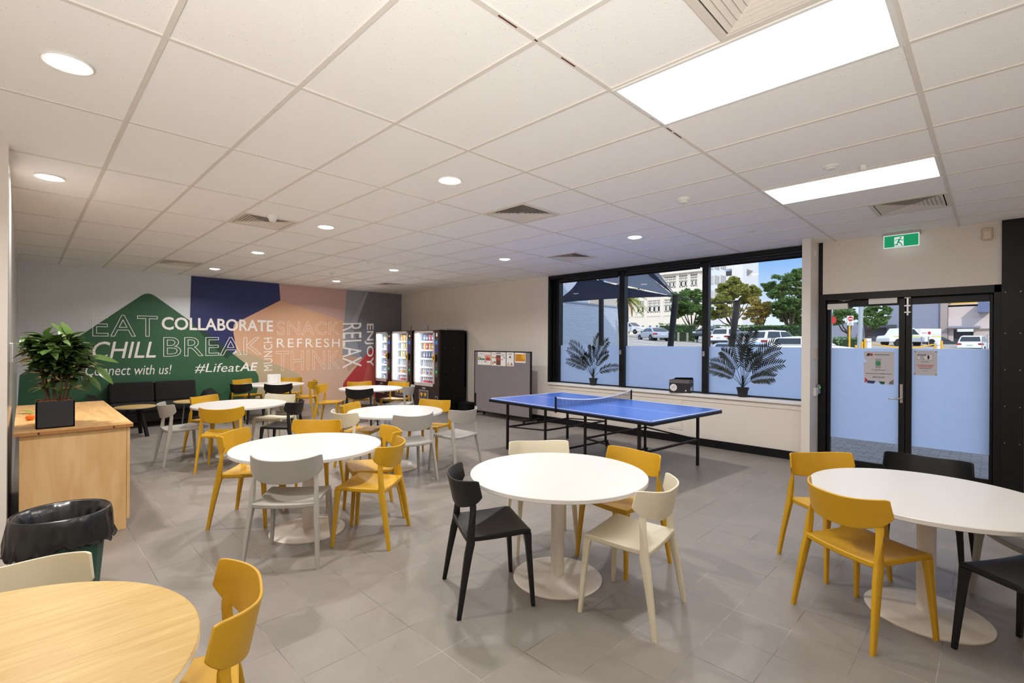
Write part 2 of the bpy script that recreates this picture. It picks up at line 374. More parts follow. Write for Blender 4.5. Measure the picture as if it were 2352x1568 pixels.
# ------------------------------------------------------------------ window
GY = 7.775
wf = MB().use(BLACK)
wf.box(WX0, WX0 + 0.045, YW - 0.01, GY + 0.07, SILL, 2.975)           # left jamb, front
wf.box(WX0 + 0.045, WX0 + 0.19, GY - 0.06, GY + 0.07, SILL, 2.975)
wf.box(WX0 + 0.07, WX0 + 0.10, GY - 0.10, GY - 0.06, SILL, 2.975)
wf.box(WX0, -1.79, YW - 0.01, GY + 0.07, 2.925, 2.985)               # head
wf.box(WX0, -1.72, GY - 0.035, GY + 0.05, SILL, SILL + 0.022)
struct(wf.build('window_1', bevel=0.003))
win = bpy.data.objects['window_1']
for i, (xa, xb) in enumerate(((-4.87, -4.78), (-3.335, -3.25))):
    m_ = MB().use(BLACK); m_.box(xa, xb, GY - 0.075, GY + 0.06, SILL + 0.02, 2.93); m_.box(xa + 0.015, xb + 0.03, GY - 0.11, GY - 0.075, SILL + 0.02, 2.925)
    o = m_.build('window_mullion', parent=win, bevel=0.003)
    h = MB().use(CHROME); h.box(xa + 0.03, xb - 0.02, GY - 0.125, GY - 0.11, 1.42, 1.50); h.build('window_latch', parent=o)
FT = 1.575
for xa, xb in ((WX0 + 0.19, -4.87), (-4.78, -3.335), (-3.25, -1.70)):
    flat(MB().use(GLASS), [(xa, GY, SILL), (xb, GY, SILL), (xb, GY, 2.93), (xa, GY, 2.93)]).build('window_pane', parent=win, fix=False)
    flat(MB().use(FROST), [(xa, GY + 0.004, SILL), (xb, GY + 0.004, SILL), (xb, GY + 0.004, FT), (xa, GY + 0.004, FT)]).build('frosted_film', parent=win, fix=False)
struct(bx('trim_sill', mat('sill_white', (238, 236, 234), 0.3), None, WX0 + 0.02, -1.79, YW - 0.035, GY - 0.035, SILL - 0.045, SILL, bevel=0.006))
# roller blinds rolled up at the top of each bay
BLF = mat('blind_fabric', (34, 33, 36), 0.75)
for (xa, xb), lb in zip(((WX0 + 0.20, -4.89), (-4.76, -3.36), (-3.23, -1.80)), ('leftmost', 'middle', 'right-hand')):
    t = thing('roller_blind', {'leftmost': 'rolled-up black roller blind above the smaller palm', 'middle': 'rolled-up black roller blind above the paper carton', 'right-hand': 'rolled-up black roller blind above the bigger palm'}[lb], 'blind', ((xa + xb) / 2, GY - 0.06, 2.86), 0, 'roller blinds at the window')
    L = (xb - xa) / 2
    MB().use(BLF).tube([(-L + 0.02, 0, 0.03), (L - 0.02, 0, 0.03)], 0.032, 14).build('blind_roll', parent=t, smooth=True)
    MB().use(BLACK).tube([(-L + 0.02, 0.0, -0.012), (L - 0.02, 0.0, -0.012)], 0.012, 8).build('hem_bar', parent=t, smooth=True)
    for s in (-1, 1): bx('bracket', BLACK, t, s * L - 0.006, s * L + 0.006, -0.035, 0.035, -0.005, 0.065)
# ------------------------------------------------------------------ glazed door
DY = 7.70
fr = MB().use(BLACK)
fr.box(-1.69, -1.605, YW, YW + TH, 0, 2.292); fr.box(-1.605, 0.06, YW, YW + 0.2, 2.205, 2.292); fr.box(0.0, 0.07, YW, YW + 0.2, 0, 2.292)
fr.box(-1.69, -1.64, YW - 0.004, YW + 0.1, 2.292, CZ); fr.box(-1.605, 0.0, YW + 0.02, YW + 0.2, 0, 0.018); fr.box(-0.035, 0.07, DY + 0.034, YW + 0.2, 0, 2.292); fr.box(-1.69, -1.572, DY + 0.034, YW + 0.2, 0, 2.292); fr.box(-1.69, 0.07, DY + 0.034, YW + 0.2, 2.13, 2.292); fr.box(-0.83, -0.72, DY + 0.034, DY + 0.05, 0.02, 2.2)
struct(fr.build('trim_door_frame', bevel=0.003))
cl = MB().use(BLACK).box(0.06, 0.235, YW - 0.03, YW + 0.2, 0, CZ)
for z in (0.55, 0.95, 1.35, 1.75, 2.2):
    for x in (0.09, 0.205): cl.use(CHROME).lathe([(0.006, 0), (0.004, 0.002)], 8, mx=Matrix.Translation((x, YW - 0.0305, z)) @ Matrix.Rotation(PI / 2, 4, 'X'))
struct(cl.build('trim_door_column'))
def leaf(name, x0, x1, g0, g1):
    lf = MB().use(BLACK)
    lf.box(x0, g0, DY - 0.03, DY + 0.03, 0.02, 2.2); lf.box(g1, x1, DY - 0.03, DY + 0.03, 0.02, 2.2)
    lf.box(g0, g1, DY - 0.03, DY + 0.03, 0.02, 0.105); lf.box(g0, g1, DY - 0.03, DY + 0.03, 2.115, 2.2)
    o = struct(lf.build(name, bevel=0.003))
    flat(MB().use(GLASS), [(g0, DY, 0.1), (g1, DY, 0.1), (g1, DY, 2.12), (g0, DY, 2.12)]).build('door_glass', parent=o, fix=False)
    flat(MB().use(FROST), [(g0, DY + 0.004, 0.375), (g1, DY + 0.004, 0.375), (g1, DY + 0.004, 1.572), (g0, DY + 0.004, 1.572)]).build('frosted_film', parent=o, fix=False)
    return o
d1 = leaf('door_1', -1.60, -0.775, -1.56, -0.838)
d2 = leaf('door_2', -0.77, -0.005, -0.712, -0.03)
hm = MB().use(CHROME); hm.box(-0.822, -0.794, DY - 0.042, DY - 0.03, 0.90, 1.13); hm.tube([(-0.808, DY - 0.04, 0.955), (-0.808, DY - 0.085, 0.955), (-0.84, DY - 0.095, 0.955), (-0.93, DY - 0.095, 0.952)], 0.011, 10)
hm.build('door_handle', parent=d1, smooth=True)
bl = MB().use(CHROME); bl.box(-0.762, -0.742, DY - 0.045, DY - 0.03, 1.98, 2.285)
for z in (2.02, 2.10, 2.20): bl.box(-0.785, -0.722, DY - 0.05, DY - 0.03, z - 0.009, z + 0.009)
bl.build('door_bolt', parent=d2, bevel=0.002)
t = thing('door_closer', 'silver door closer arm above the left glass door leaf', 'door closer', (-1.40, DY - 0.03, 2.2))
b_ = MB().use(CHROME); b_.box(-0.06, 0.02, -0.045, 0, 0.0, 0.03); b_.box(0.02, 0.19, -0.025, -0.005, 0.004, 0.03); b_.tube([(-0.02, -0.03, -0.01), (0.12, -0.05, 0.015)], 0.008, 8); b_.build('closer_arm', parent=t, bevel=0.003)
b_ = MB().use(WHITEP); b_.box(-0.19, 0.04, -0.06, 0, -0.115, -0.04); b_.build('closer_body', parent=t, bevel=0.006)
tag(bx('magnetic_lock', WHITEP, None, -1.14, -0.85, DY - 0.075, DY - 0.03, 2.135, 2.225, bevel=0.005), 'white box of a door lock at the top of the left leaf', 'door lock')
# notices on the doors
def at_wall(px, py): return atY(px, py, DY - 0.001)
def notice_a():
    t = thing('door_notice', 'torn exit button notice with green dot taped to left door', 'notice', (-1.04, DY - 0.003, 1.323))
    W, H = 0.315, 0.42
    pts = [(-W / 2, H / 2), (-W / 2 + 0.005, H / 2 - 0.09), (-W / 2 + 0.035, H / 2 - 0.135), (-W / 2, H / 2 - 0.15), (-W / 2 + 0.004, -H / 2 + 0.05), (-W / 2 + 0.012, -H / 2 + 0.012), (-0.05, -H / 2), (-0.025, -H / 2 + 0.033), (0.0, -H / 2 + 0.03), (0.02, -H / 2), (0.06, -H / 2), (0.075, -H / 2 + 0.025), (0.09, -H / 2), (W / 2, -H / 2), (W / 2, H / 2)]
    MX = Matrix.Rotation(PI / 2, 4, 'X')
    g = MB().use(mat('notice_grey', (206, 202, 208), 0.6)); g.prism(pts[::-1], 0.001, MX); g.build('paper', parent=t)
    q = MB()
    def R(m, x0, x1, z0, z1): flat(q.use(m), [(x0, -0.0022, z0), (x1, -0.0022, z0), (x1, -0.0022, z1), (x0, -0.0022, z1)])
    flat(q.use(INK), [(-0.13, -0.0022, 0.135), (-0.10, -0.0022, 0.135), (-0.085, -0.0022, 0.165), (-0.115, -0.0022, 0.165)]); flat(q.use(RED), [(-0.095, -0.0022, 0.135), (-0.07, -0.0022, 0.135), (-0.06, -0.0022, 0.15), (-0.07, -0.0022, 0.165), (-0.083, -0.0022, 0.165)])
    R(INKG, -0.045, 0.11, 0.145, 0.155); R(mat('notice_panel', (166, 164, 166), 0.6), -0.035, 0.022, -0.005, 0.105)
    q.use(GREEN).lathe([(0.027, 0), (0.0, 0.0005)], 20, mx=Matrix.Translation((-0.006, -0.003, 0.05)) @ MX)
    flat(q.use(RED), [(-0.145, -0.0024, -0.175), (-0.11, -0.0024, -0.15), (-0.14, -0.0024, -0.11)]); flat(q.use(NAVY), [(-0.12, -0.0024, -0.178), (-0.05, -0.0024, -0.182), (-0.03, -0.0024, -0.15), (-0.115, -0.0024, -0.148)])
    flat(q.use(mat('deep_green', (36, 84, 52), 0.6)), [(0.0, -0.0024, -0.152), (0.024, -0.0024, -0.183), (0.058, -0.0024, -0.183), (0.065, -0.0024, -0.155)]); flat(q.use(INKG), [(0.105, -0.0024, -0.16), (0.15, -0.0024, -0.125), (0.15, -0.0024, -0.18), (0.11, -0.0024, -0.18)])
    q.use(INK)
    for s, x0, x1, z0 in (('To exit this door,', -0.07, 0.07, -0.032), ('please press the GREEN button.', -0.135, 0.135, -0.075), ('PRESS TO EXIT', -0.062, 0.062, -0.115)):
        text_into(q, s, (x0, -0.0022, z0), (x1 - x0, 0, 0), (0, 0, 0.016), bold=0.012, depth=0.0002)
    q.v = [(x, y, z * 1.12) for x, y, z in q.v]; q.build('print', parent=t, fix=False)
notice_a()
def notice_b():
    t = thing('door_notice', 'keep door closed notice on the right glass door leaf', 'notice', (-0.585, DY - 0.003, 1.40))
    W, H = 0.215, 0.30
    bx('paper', mat('notice_grey', (206, 202, 208), 0.6), t, -W / 2, W / 2, -0.001, 0, -H / 2, H / 2)
    q = MB()
    def R(m, x0, x1, z0, z1, y=-0.0022): flat(q.use(m), [(x0, y, z0), (x1, y, z0), (x1, y, z1), (x0, y, z1)])
    R(INK, -0.08, 0.07, 0.032, 0.094, -0.002); R(PAPER, -0.078, 0.068, 0.034, 0.092, -0.0023); R(NAVY, -0.077, 0.006, 0.078, 0.091, -0.0025); R(INK, 0.02, 0.038, 0.042, 0.084, -0.0026); R(INK, 0.038, 0.055, 0.06, 0.064, -0.0026)
    text_into(q.use(PAPER), 'NOTICE', (-0.066, -0.0028, 0.08), (0.06, 0, 0), (0, 0, 0.009), bold=0.01)
    q.use(INK)
    for s, z in (('KEEP', 0.064), ('DOOR', 0.051), ('CLOSED', 0.038)): text_into(q, s, (-0.062 if s == 'CLOSED' else -0.056, -0.0028, z), (0.055 if s == 'CLOSED' else 0.043, 0, 0), (0, 0, 0.010), bold=0.02)
    text_into(q, 'Dear Students,', (-0.04, -0.0024, 0.006), (0.08, 0, 0), (0, 0, 0.011), bold=0.01)
    for i in range(3): R(RED if i < 2 else INKG, -0.085 + 0.012 * i, 0.08 - 0.01 * i, -0.028 - 0.017 * i, -0.022 - 0.017 * i)
    text_into(q.use(INK), 'Thank you', (-0.026, -0.0024, -0.092), (0.055, 0, 0), (0, 0, 0.011), bold=0.01)
    for sx in (-1, 1):
        for sz in (-1, 1): R(INKG, sx * 0.105 - 0.006, sx * 0.105 + 0.006, sz * 0.122 - 0.006, sz * 0.122 + 0.006)
    q.v = [(x * 0.93, y, z * 1.11) for x, y, z in q.v]; q.build('print', parent=t, fix=False)
notice_b()
# things on pier, above door
tag(bx('wall_plate', BEIGE, None, -1.69, -1.672, 7.40, 7.47, 1.42, 1.57, bevel=0.004), 'beige call button plate higher on the pier side', 'switch')
t = thing('door_release', 'white door release unit with green light on the pier', 'door release', (-1.69, 7.48, 0.98))
bx('housing', WHITEP, t, 0, 0.03, -0.11, 0.0, -0.045, 0.06, bevel=0.004); bx('reader', mat('grey_plastic', (130, 132, 138), 0.4), t, 0, 0.045, 0.015, 0.06, -0.02, 0.10, bevel=0.004)
bx('status_light', emit('led_green', (40, 255, 80), 1.2), t, 0.045, 0.047, 0.02, 0.055, 0.055, 0.07)
tag(bx('wall_sensor', WHITEP, None, -1.69, -1.672, 7.36, 7.42, 2.78, 2.87, bevel=0.006), 'small white sensor at the top of the pier', 'sensor')
t = thing('motion_sensor', 'small yellowed alarm sensor high up right of the exit sign', 'sensor', (-0.055, YW, 2.86))
bx('sensor_body', BEIGE, t, -0.045, 0.045, -0.035, 0, -0.07, 0.07, bevel=0.012); bx('sensor_lens', mat('lens_milk', (222, 210, 186), 0.3), t, -0.03, 0.03, -0.042, -0.035, -0.055, 0.03, bevel=0.003)
tag(bx('light_switch', WHITEP, None, -5.93, -5.62, YL, YL + 0.018, 1.42, 1.58, bevel=0.004), 'white light switch on the left wall behind the plant', 'switch')
# exit sign
def exit_sign():
    t = thing('exit_sign', 'green illuminated running man exit sign above the glass doors', 'exit sign', (-0.80, 7.50, 2.80))
    W, H = 0.17, 0.185
    bx('mount', mat('sign_mount', (188, 184, 180), 0.5), t, -W - 0.005, W + 0.005, -0.02, 0.10, 0.15, 0.192, bevel=0.004)
    crv = lambda x: -0.02
    fr = MB().use(emit('sign_white', (226, 236, 232), 0.9)); fr.slab(lambda u, v: ((-W + 2 * W * u, crv(-W + 2 * W * u), v * 0.155), (0, 1, 0)), 12, 1, 0.008); fr.build('sign_frame', parent=t)
    g = MB().use(emit('sign_green', (38, 158, 104), 0.85)); g.grid(lambda u, v: (-W * 0.95 + 2 * W * 0.95 * u, crv(-W * 0.95 + 2 * W * 0.95 * u) - 0.0055, 0.009 + 0.137 * v), 12, 1); g.build('sign_face', parent=t, fix=False)
    P = MB().use(emit('sign_white', (226, 236, 232), 0.9))
    def S(pts, d): flat(P, [(x, crv(x) - d, z) for x, z in pts])
    S([(-0.065, 0.013), (0.025, 0.013), (0.025, 0.130), (-0.065, 0.125)], 0.007)
    P.use(emit('sign_green', (38, 158, 104), 0.85))
    def R(c, r): S([(c[0] + r * math.cos(a), c[1] + r * math.sin(a)) for a in [k * PI / 6 for k in range(12)]], 0.009)
    def Lb(a, b, w):
        a, b = Vector(a), Vector(b); d = (b - a).normalized(); n = Vector((-d.y, d.x)) * w / 2; S([a - n, b - n, b + n, a + n], 0.009)
    R((-0.005, 0.113), 0.009); Lb((-0.012, 0.102), (-0.028, 0.062), 0.018); Lb((-0.012, 0.098), (-0.045, 0.098), 0.008); Lb((-0.045, 0.100), (-0.055, 0.08), 0.007)
    Lb((-0.008, 0.098), (0.008, 0.082), 0.008); Lb((0.006, 0.083), (0.035, 0.083), 0.007); Lb((-0.026, 0.066), (-0.002, 0.045), 0.012); Lb((-0.002, 0.048), (0.01, 0.016), 0.010); Lb((-0.030, 0.064), (-0.038, 0.036), 0.012); Lb((-0.036, 0.038), (-0.08, 0.033), 0.009)
    S([(-0.035, 0.013), (-0.02, 0.024), (-0.035, 0.035), (-0.09, 0.035), (-0.09, 0.013)][1:4], 0.0085)
    P.build('pictogram', parent=t, fix=False)
exit_sign()
# ------------------------------------------------------------------ ceiling lights and vents
PANEL = emit('light_panel', (255, 253, 250), 17.0)
DLE = emit('downlight_lens', (255, 246, 240), 14.0)
def panel(x, y, label):
    t = thing('ceiling_light', label, 'ceiling light', (x, y, CZ - 0.004), 0, 'rectangular light panels in the ceiling')
    fr = MB().use(WHITEP)
    for a in ((-0.594, 0.594, -0.294, -0.275), (-0.594, 0.594, 0.275, 0.294), (-0.594, -0.575, -0.275, 0.275), (0.575, 0.594, -0.275, 0.275)): fr.box(*a, -0.008, 0.003)
    fr.build('light_frame', parent=t)
    flat(MB().use(PANEL), [(-0.575, -0.275, -0.004), (-0.575, 0.275, -0.004), (0.575, 0.275, -0.004), (0.575, -0.275, -0.004)]).build('diffuser', parent=t, fix=False)
panel(-0.89, 2.55, 'bigger bright rectangular light panel nearest the camera'); panel(-0.89, 4.95, 'bright rectangular light panel nearer the glass doors')
DL = [(-3.29, 0.15, 'round downlight nearest the camera at top left corner'), (-5.69, 0.15, 'round downlight close to the left wall, above the potted plant'), (-3.29, 2.55, 'round downlight in the middle of the ceiling'),
      (-5.69, 2.55, 'round downlight just right of the louvred vent with white detector'), (-8.09, 2.55, 'round downlight between two left vents, second from mural'), (-10.49, 2.55, 'round downlight nearest the navy part of the mural'),
      (-10.49, 4.95, 'round downlight in front of the pink mural part'), (-8.09, 4.95, 'round downlight above the far table by the vending machines'), (-5.69, 5.55, 'round downlight left of the vent before the window'), (-3.29, 5.55, 'round downlight nearest the window wall')]
for x, y, lb in DL:
    t = thing('downlight', lb, 'downlight', (x, y, CZ), 0, 'round downlights in the ceiling')
    MB().use(WHITEP).lathe([(0.082, -0.001), (0.102, -0.001), (0.104, -0.006), (0.098, -0.012), (0.084, -0.008), (0.082, -0.001)], 32).build('light_ring', parent=t, smooth=True)
    MB().use(DLE).lathe([(0.083, -0.006), (0.06, -0.018), (0.0, -0.024)], 28).build('light_lens', parent=t, smooth=True)
    ld = bpy.data.lights.new('downlight_lamp', 'AREA'); ld.shape = 'DISK'; ld.size = 0.15; ld.energy = LAMP_W; ld.color = (1.0, 0.975, 0.95); ld.spread = math.radians(150)
    lo = bpy.data.objects.new('downlight_lamp', ld); C.objects.link(lo); lo.location = (0, 0, -0.032); lo.parent = t
VENTD = mat('vent_dark', (38, 34, 30), 0.8); VENTL = mat('vent_white', (222, 214, 202), 0.5)
def vent(x, y, label, light=False):
    t = thing('ceiling_vent', label, 'air vent', (x, y, CZ), 0, 'square air vents in the ceiling')
    vb = MB().use(VENTL if light else VENTD); vb.box(-0.295, 0.295, -0.295, 0.295, 0.10, 0.11)
    for a in ((-0.298, -0.29, -0.298, 0.298), (0.29, 0.298, -0.298, 0.298), (-0.29, 0.29, -0.298, -0.29), (-0.29, 0.29, 0.29, 0.298)): vb.box(*a, 0.003, 0.11)
    vb.build('vent_back', parent=t)
    f = MB().use(VENTL)
    for a in ((-0.298, 0.298, -0.298, -0.262), (-0.298, 0.298, 0.262, 0.298), (-0.298, -0.262, -0.262, 0.262), (0.262, 0.298, -0.262, 0.262)): f.box(*a, -0.009, 0.002)
    f.build('vent_frame', parent=t, bevel=0.002)
    for q in range(4):                                            # four-way louvres
        b = MB().use(VENTL)
        R = Matrix.Rotation(q * PI / 2, 4, 'Z')
        for k in range(8):
            d = 0.036 + 0.031 * k
            a, c = 0.30 if not light else 0.0, 0.0
            p = [(-d, d, -0.007), (d, d, -0.007), (d - 0.05, d - 0.05, 0.010), (-d + 0.05, d - 0.05, 0.010)]
            A = [R @ Vector(v) for v in p]; B = [R @ (Vector(v) + Vector((0, 0.0, 0.002))) for v in p]
            b.add(A + B, [(0, 1, 2, 3), (7, 6, 5, 4), (0, 4, 5, 1), (1, 5, 6, 2), (2, 6, 7, 3), (3, 7, 4, 0)])
        b.build('louvre_set', parent=t)
vent(-5.99, 1.95, 'square louvred vent with a small white detector at its side'); vent(-3.59, 3.75, 'square louvred vent in the middle of the ceiling'); vent(-10.19, 1.95, 'square louvred vent close to the green mural mountain')
vent(-4.79, 6.15, 'square louvred vent just in front of the window'); vent(-10.19, 6.15, 'small distant louvred vent above the vending machines'); vent(-0.59, 6.15, 'square louvred vent before the exit sign'); vent(-0.59, 1.95, 'pale louvred vent beside the big light panel, nearest camera', True)
def dome(x, y, r, h, name, label, cat, grp=None):
    t = thing(name, label, cat, (x, y, CZ), 0, grp)
    MB().use(WHITEP).lathe([(r, 0), (r, -h * 0.35), (r * 0.75, -h * 0.6)], 20).build('detector_base', parent=t, smooth=True)
    MB().use(mat('detector_white', (228, 224, 218), 0.4)).lathe([(r * 0.72, -h * 0.6), (r * 0.6, -h * 0.9), (0, -h)], 20).build('detector_head', parent=t, smooth=True)
dome(-2.10, 4.42, 0.06, 0.05, 'smoke_detector', 'white smoke detector left of the smaller light panel', 'detector'); dome(-0.90, 4.40, 0.055, 0.03, 'smoke_detector', 'flat round smoke detector just above the smaller light panel', 'detector')
dome(-2.10, 6.22, 0.06, 0.012, 'ceiling_disc', 'flat white disc on ceiling near the window corner', 'cover'); dome(-5.62, 1.92, 0.055, 0.075, 'motion_detector', 'white dome detector beside the left louvred vent', 'detector')
dome(-0.72, 4.56, 0.022, 0.04, 'sprinkler', 'tiny white sprinkler by the smaller light panel', 'sprinkler'); dome(-9.3, 4.30, 0.05, 0.05, 'smoke_detector', 'far white smoke detector between two far downlights', 'detector'); dome(-7.6, 4.15, 0.04, 0.03, 'sprinkler', 'far small sprinkler near the downlight by the vending machines', 'sprinkler')
# ------------------------------------------------------------------ chairs
CH = {'yellow': mat('chair_yellow', (196, 150, 22), 0.42, noise=0.03, nscale=8), 'black': mat('chair_black', (17, 17, 19), 0.42, spec=0.4),
      'grey': mat('chair_grey', (163, 159, 152), 0.45, noise=0.02, nscale=8), 'cream': mat('chair_cream', (214, 206, 182), 0.45, noise=0.02, nscale=8)}
def make_chair(col):
    m = CH[col]
    t = thing(col + '_chair', col, 'chair', (0, 0, 0))
    # seat: saddle with a rounded outline
    def seat_top(u, v):
        y = -0.185 + 0.405 * v; hw = 0.218 + 0.006 * v
        x = (-1 + 2 * u) * hw
        z = 0.447 + 0.016 * v ** 2 + 0.010 * abs(2 * u - 1) ** 2.2 - 0.012 * math.sin(PI * min(1, v * 1.05)) * (1 - abs(2 * u - 1) ** 2)
        if v > 0.86: z -= 0.010 * ((v - 0.86) / 0.14) ** 2
        y += 0.006 * (1 - (2 * u - 1) ** 2) * (1 if v > 0.5 else 0)
        return Vector((x, y, z))
    b = MB().use(m); nu, nv = 14, 14; W = nu + 1
    top = [seat_top(i / nu, j / nv) for j in range(nv + 1) for i in range(nu + 1)]
    bot = [Vector((p.x * 0.985, p.y * 0.99, p.z - 0.034)) for p in top]; N = len(top); fs = []
    for j in range(nv):
        for i in range(nu):
            a, b1, c, d = j * W + i, j * W + i + 1, (j + 1) * W + i + 1, (j + 1) * W + i; fs += [(a, b1, c, d), (N + d, N + c, N + b1, N + a)]
    for i in range(nu): fs += [(i + 1, i, N + i, N + i + 1), (nv * W + i, nv * W + i + 1, N + nv * W + i + 1, N + nv * W + i)]
    for j in range(nv): fs += [(j * W, (j + 1) * W, N + (j + 1) * W, N + j * W), ((j + 1) * W + nu, j * W + nu, N + j * W + nu, N + (j + 1) * W + nu)]
    b.add(top + bot, fs); b.build('seat', parent=t, smooth=True, bevel=0.007)
    # backrest: wrapped shell, wing tips forward
    def back(u, v):
        s = -1 + 2 * u; ax = 1 - (1 - abs(s)) ** 1.55; x = math.copysign(ax, s) * 0.256
        ax_ = abs(x)
        yc = -0.232 + 0.135 * (ax_ / 0.256) ** 3.1
        ztop = 0.771 + 0.022 * (ax_ / 0.256) ** 2
        if ax_ <= 0.222: zb = 0.597 + 0.046 * (ax_ / 0.222) ** 2.6
        else: zb = 0.643 + 0.044 * ((ax_ - 0.222) / 0.034)
        if ax_ > 0.240: zb += 0.008 * ((ax_ - 0.24) / 0.016) ** 2; ztop -= 0.007 * ((ax_ - 0.24) / 0.016) ** 2
        z = zb + (ztop - zb) * v
        y = yc - (z - 0.69) * 0.22
        x2 = x * (1.0 - (z - 0.69) * 0.28 * (ax_ / 0.256))
        dy = 0.135 * 3.1 * (max(ax_, 1e-4) / 0.256) ** 2.1 / 0.256
        n = Vector((-math.copysign(dy, s), 1, 0.22)).normalized()
        return Vector((x2, y, z)), n
    MB().use(m).slab(back, 36, 8, 0.011).build('backrest', parent=t, smooth=True, bevel=0.0035)
    # legs
    def loft(path, name):
        b = MB().use(m); vs = []; fs = []
        for (c, sx, sy, *rot) in path:
            c = Vector(c); k = 0.28
            ca, sa = (math.cos(rot[0]), math.sin(rot[0])) if rot else (1, 0)
            for px, py in ((-1, -1 + k), (-1 + k, -1), (1 - k, -1), (1, -1 + k), (1, 1 - k), (1 - k, 1), (-1 + k, 1), (-1, 1 - k)):
                qx, qy = px * sx / 2, py * sy / 2; vs.append(c + Vector((qx * ca - qy * sa, qx * sa + qy * ca, 0)))
        n = len(path)
        for i in range(n - 1):
            for q in range(8): fs.append((i * 8 + q, i * 8 + (q + 1) % 8, (i + 1) * 8 + (q + 1) % 8, (i + 1) * 8 + q))
        fs += [tuple(range(7, -1, -1)), tuple((n - 1) * 8 + q for q in range(8))]
        b.add(vs, fs); return b.build(name, parent=t, smooth=True)
    for s in (-1, 1):
        loft([((s * 0.234, 0.231, 0.0), 0.022, 0.024), ((s * 0.222, 0.217, 0.2), 0.029, 0.030), ((s * 0.212, 0.205, 0.36), 0.034, 0.036), ((s * 0.2085, 0.202, 0.405), 0.039, 0.042), ((s * 0.206, 0.198, 0.440), 0.042, 0.048)], 'leg')
        loft([((s * 0.256, -0.234, 0.0), 0.022, 0.026), ((s * 0.242, -0.202, 0.2), 0.028, 0.036), ((s * 0.229, -0.174, 0.36), 0.031, 0.046), ((s * 0.2245, -0.160, 0.42), 0.033, 0.048), ((s * 0.222, -0.158, 0.47), 0.031, 0.041), ((s * 0.219, -0.150, 0.55), 0.031, 0.034, s * 0.35), ((s * 0.215, -0.1445, 0.61), 0.036, 0.022, s * 0.8), ((s * 0.2135, -0.1445, 0.635), 0.040, 0.012, s * 0.84), ((s * 0.2125, -0.149, 0.665), 0.040, 0.0085, s * 0.84), ((s * 0.2105, -0.158, 0.70), 0.014, 0.004, s * 0.84)], 'leg')
    return t
CHAIRS = [
 ('black', -2.308, 2.111, 62.1, 'black chair at the left of the middle white table, two screw caps on seat'),
 ('cream', -1.557, 2.623, 188.5, 'off-white chair seen from behind at the right of the middle white table'),
 ('cream', -2.582, 2.952, 323.4, 'off-white chair behind the middle white table, near the table tennis table'),
 ('yellow', -1.966, 3.158, 261.5, 'yellow chair behind the middle white table, next to the white chair'),
 ('yellow', -0.534, 3.44, 58.8, 'yellow chair with back to camera at the table by the glass doors'),
 ('yellow', -0.821, 4.15, 320.2, 'yellow chair at the table by the glass doors, facing the camera'),
 ('black', -0.352, 4.553, 266.8, 'black chair between the table and the glass doors, facing the camera'),
 ('grey', 0.22, 4.259, 209.2, 'grey chair behind the table by the glass doors, cut off at right'),
 ('black', 0.179, 3.563, 147.8, 'black chair cut off by the lower right edge of the photo'),
 ('yellow', -4.786, 1.457, 49.5, 'yellow chair left of the white table between cupboard and middle table'),
 ('grey', -3.724, 1.424, 140.0, 'grey chair with back to camera at the table ringed by yellow chairs'),
 ('yellow', -3.647, 2.043, 219.6, 'front one of two close yellow chairs right of the grey chair'),
 ('yellow', -4.134, 2.324, 251.6, 'yellow chair half hidden behind another yellow chair, at the table edge'),
 ('yellow', -4.923, 2.081, 316.8, 'yellow chair on the far side of the table ringed by yellow chairs'),
 ('grey', -7.743, 1.489, 91.3, 'grey chair in front of the sofa and small oak tables, seen sideways'),
 ('yellow', -8.33, 1.995, 33.5, 'yellow chair with its back to the sofa at the white table'),
 ('yellow', -6.952, 1.808, 151.5, 'yellow chair with back to camera at the white table before the sofa'),
 ('cream', -7.849, 2.74, 307.9, 'off-white chair on the far side of the white table before the sofa'),
 ('black', -7.012, 2.556, 229.0, 'black chair at the right end of the white table before the sofa'),
 ('yellow', -5.974, 3.166, 38.5, 'yellow chair left of the table before the vending machines, facing camera'),
 ('cream', -5.502, 2.84, 95.4, 'off-white chair seen from behind at the table before the vending machines'),
 ('grey', -4.891, 3.212, 171.0, 'grey chair in front of the table before the vending machines, back to camera'),
 ('grey', -4.862, 3.883, 190.5, 'grey chair at the right of the table, nearest the pinboard'),
 ('yellow', -5.648, 4.062, 294.7, 'yellow chair in front of the black side of the vending machine'),
 ('yellow', -11.60, 3.443, 26.8, 'yellow chair against the green mural at the far table'),
 ('black', -10.617, 3.136, 121.3, 'left one of two black chairs at the far table with papers'),
 ('black', -10.114, 3.594, 155.7, 'right one of two black chairs at the far table with papers'),
 ('yellow', -11.501, 4.316, 323.3, 'yellow chair against the mural just right of the standing papers'),
 ('yellow', -10.462, 4.25, 236.0, 'yellow chair at the right end of the far table with papers'),
 ('yellow', -9.148, 4.189, 49.4, 'yellow chair seen sideways between the two farthest tables'),
 ('yellow', -9.336, 4.956, 348.2, 'yellow chair against the red mural part at the farthest right table'),
 ('black', -8.149, 4.335, 133.0, 'black chair with back to camera at the table beside the red mural part'),
 ('yellow', -8.808, 5.448, 296.4, 'yellow chair directly in front of the middle vending machine'),
 ('grey', -8.074, 5.11, 218.4, 'grey chair in front of the vending machine with two yellow arrows'),
 ('cream', -2.327, -0.056, 3.3, 'pale cream chair between the bin and the oak-topped table'),
 ('yellow', -1.848, 0.339, 254.2, 'yellow chair at the oak-topped table in the lower left corner'),
]
CHAIRS += EXTRA_CHAIRS
PROTO = {}
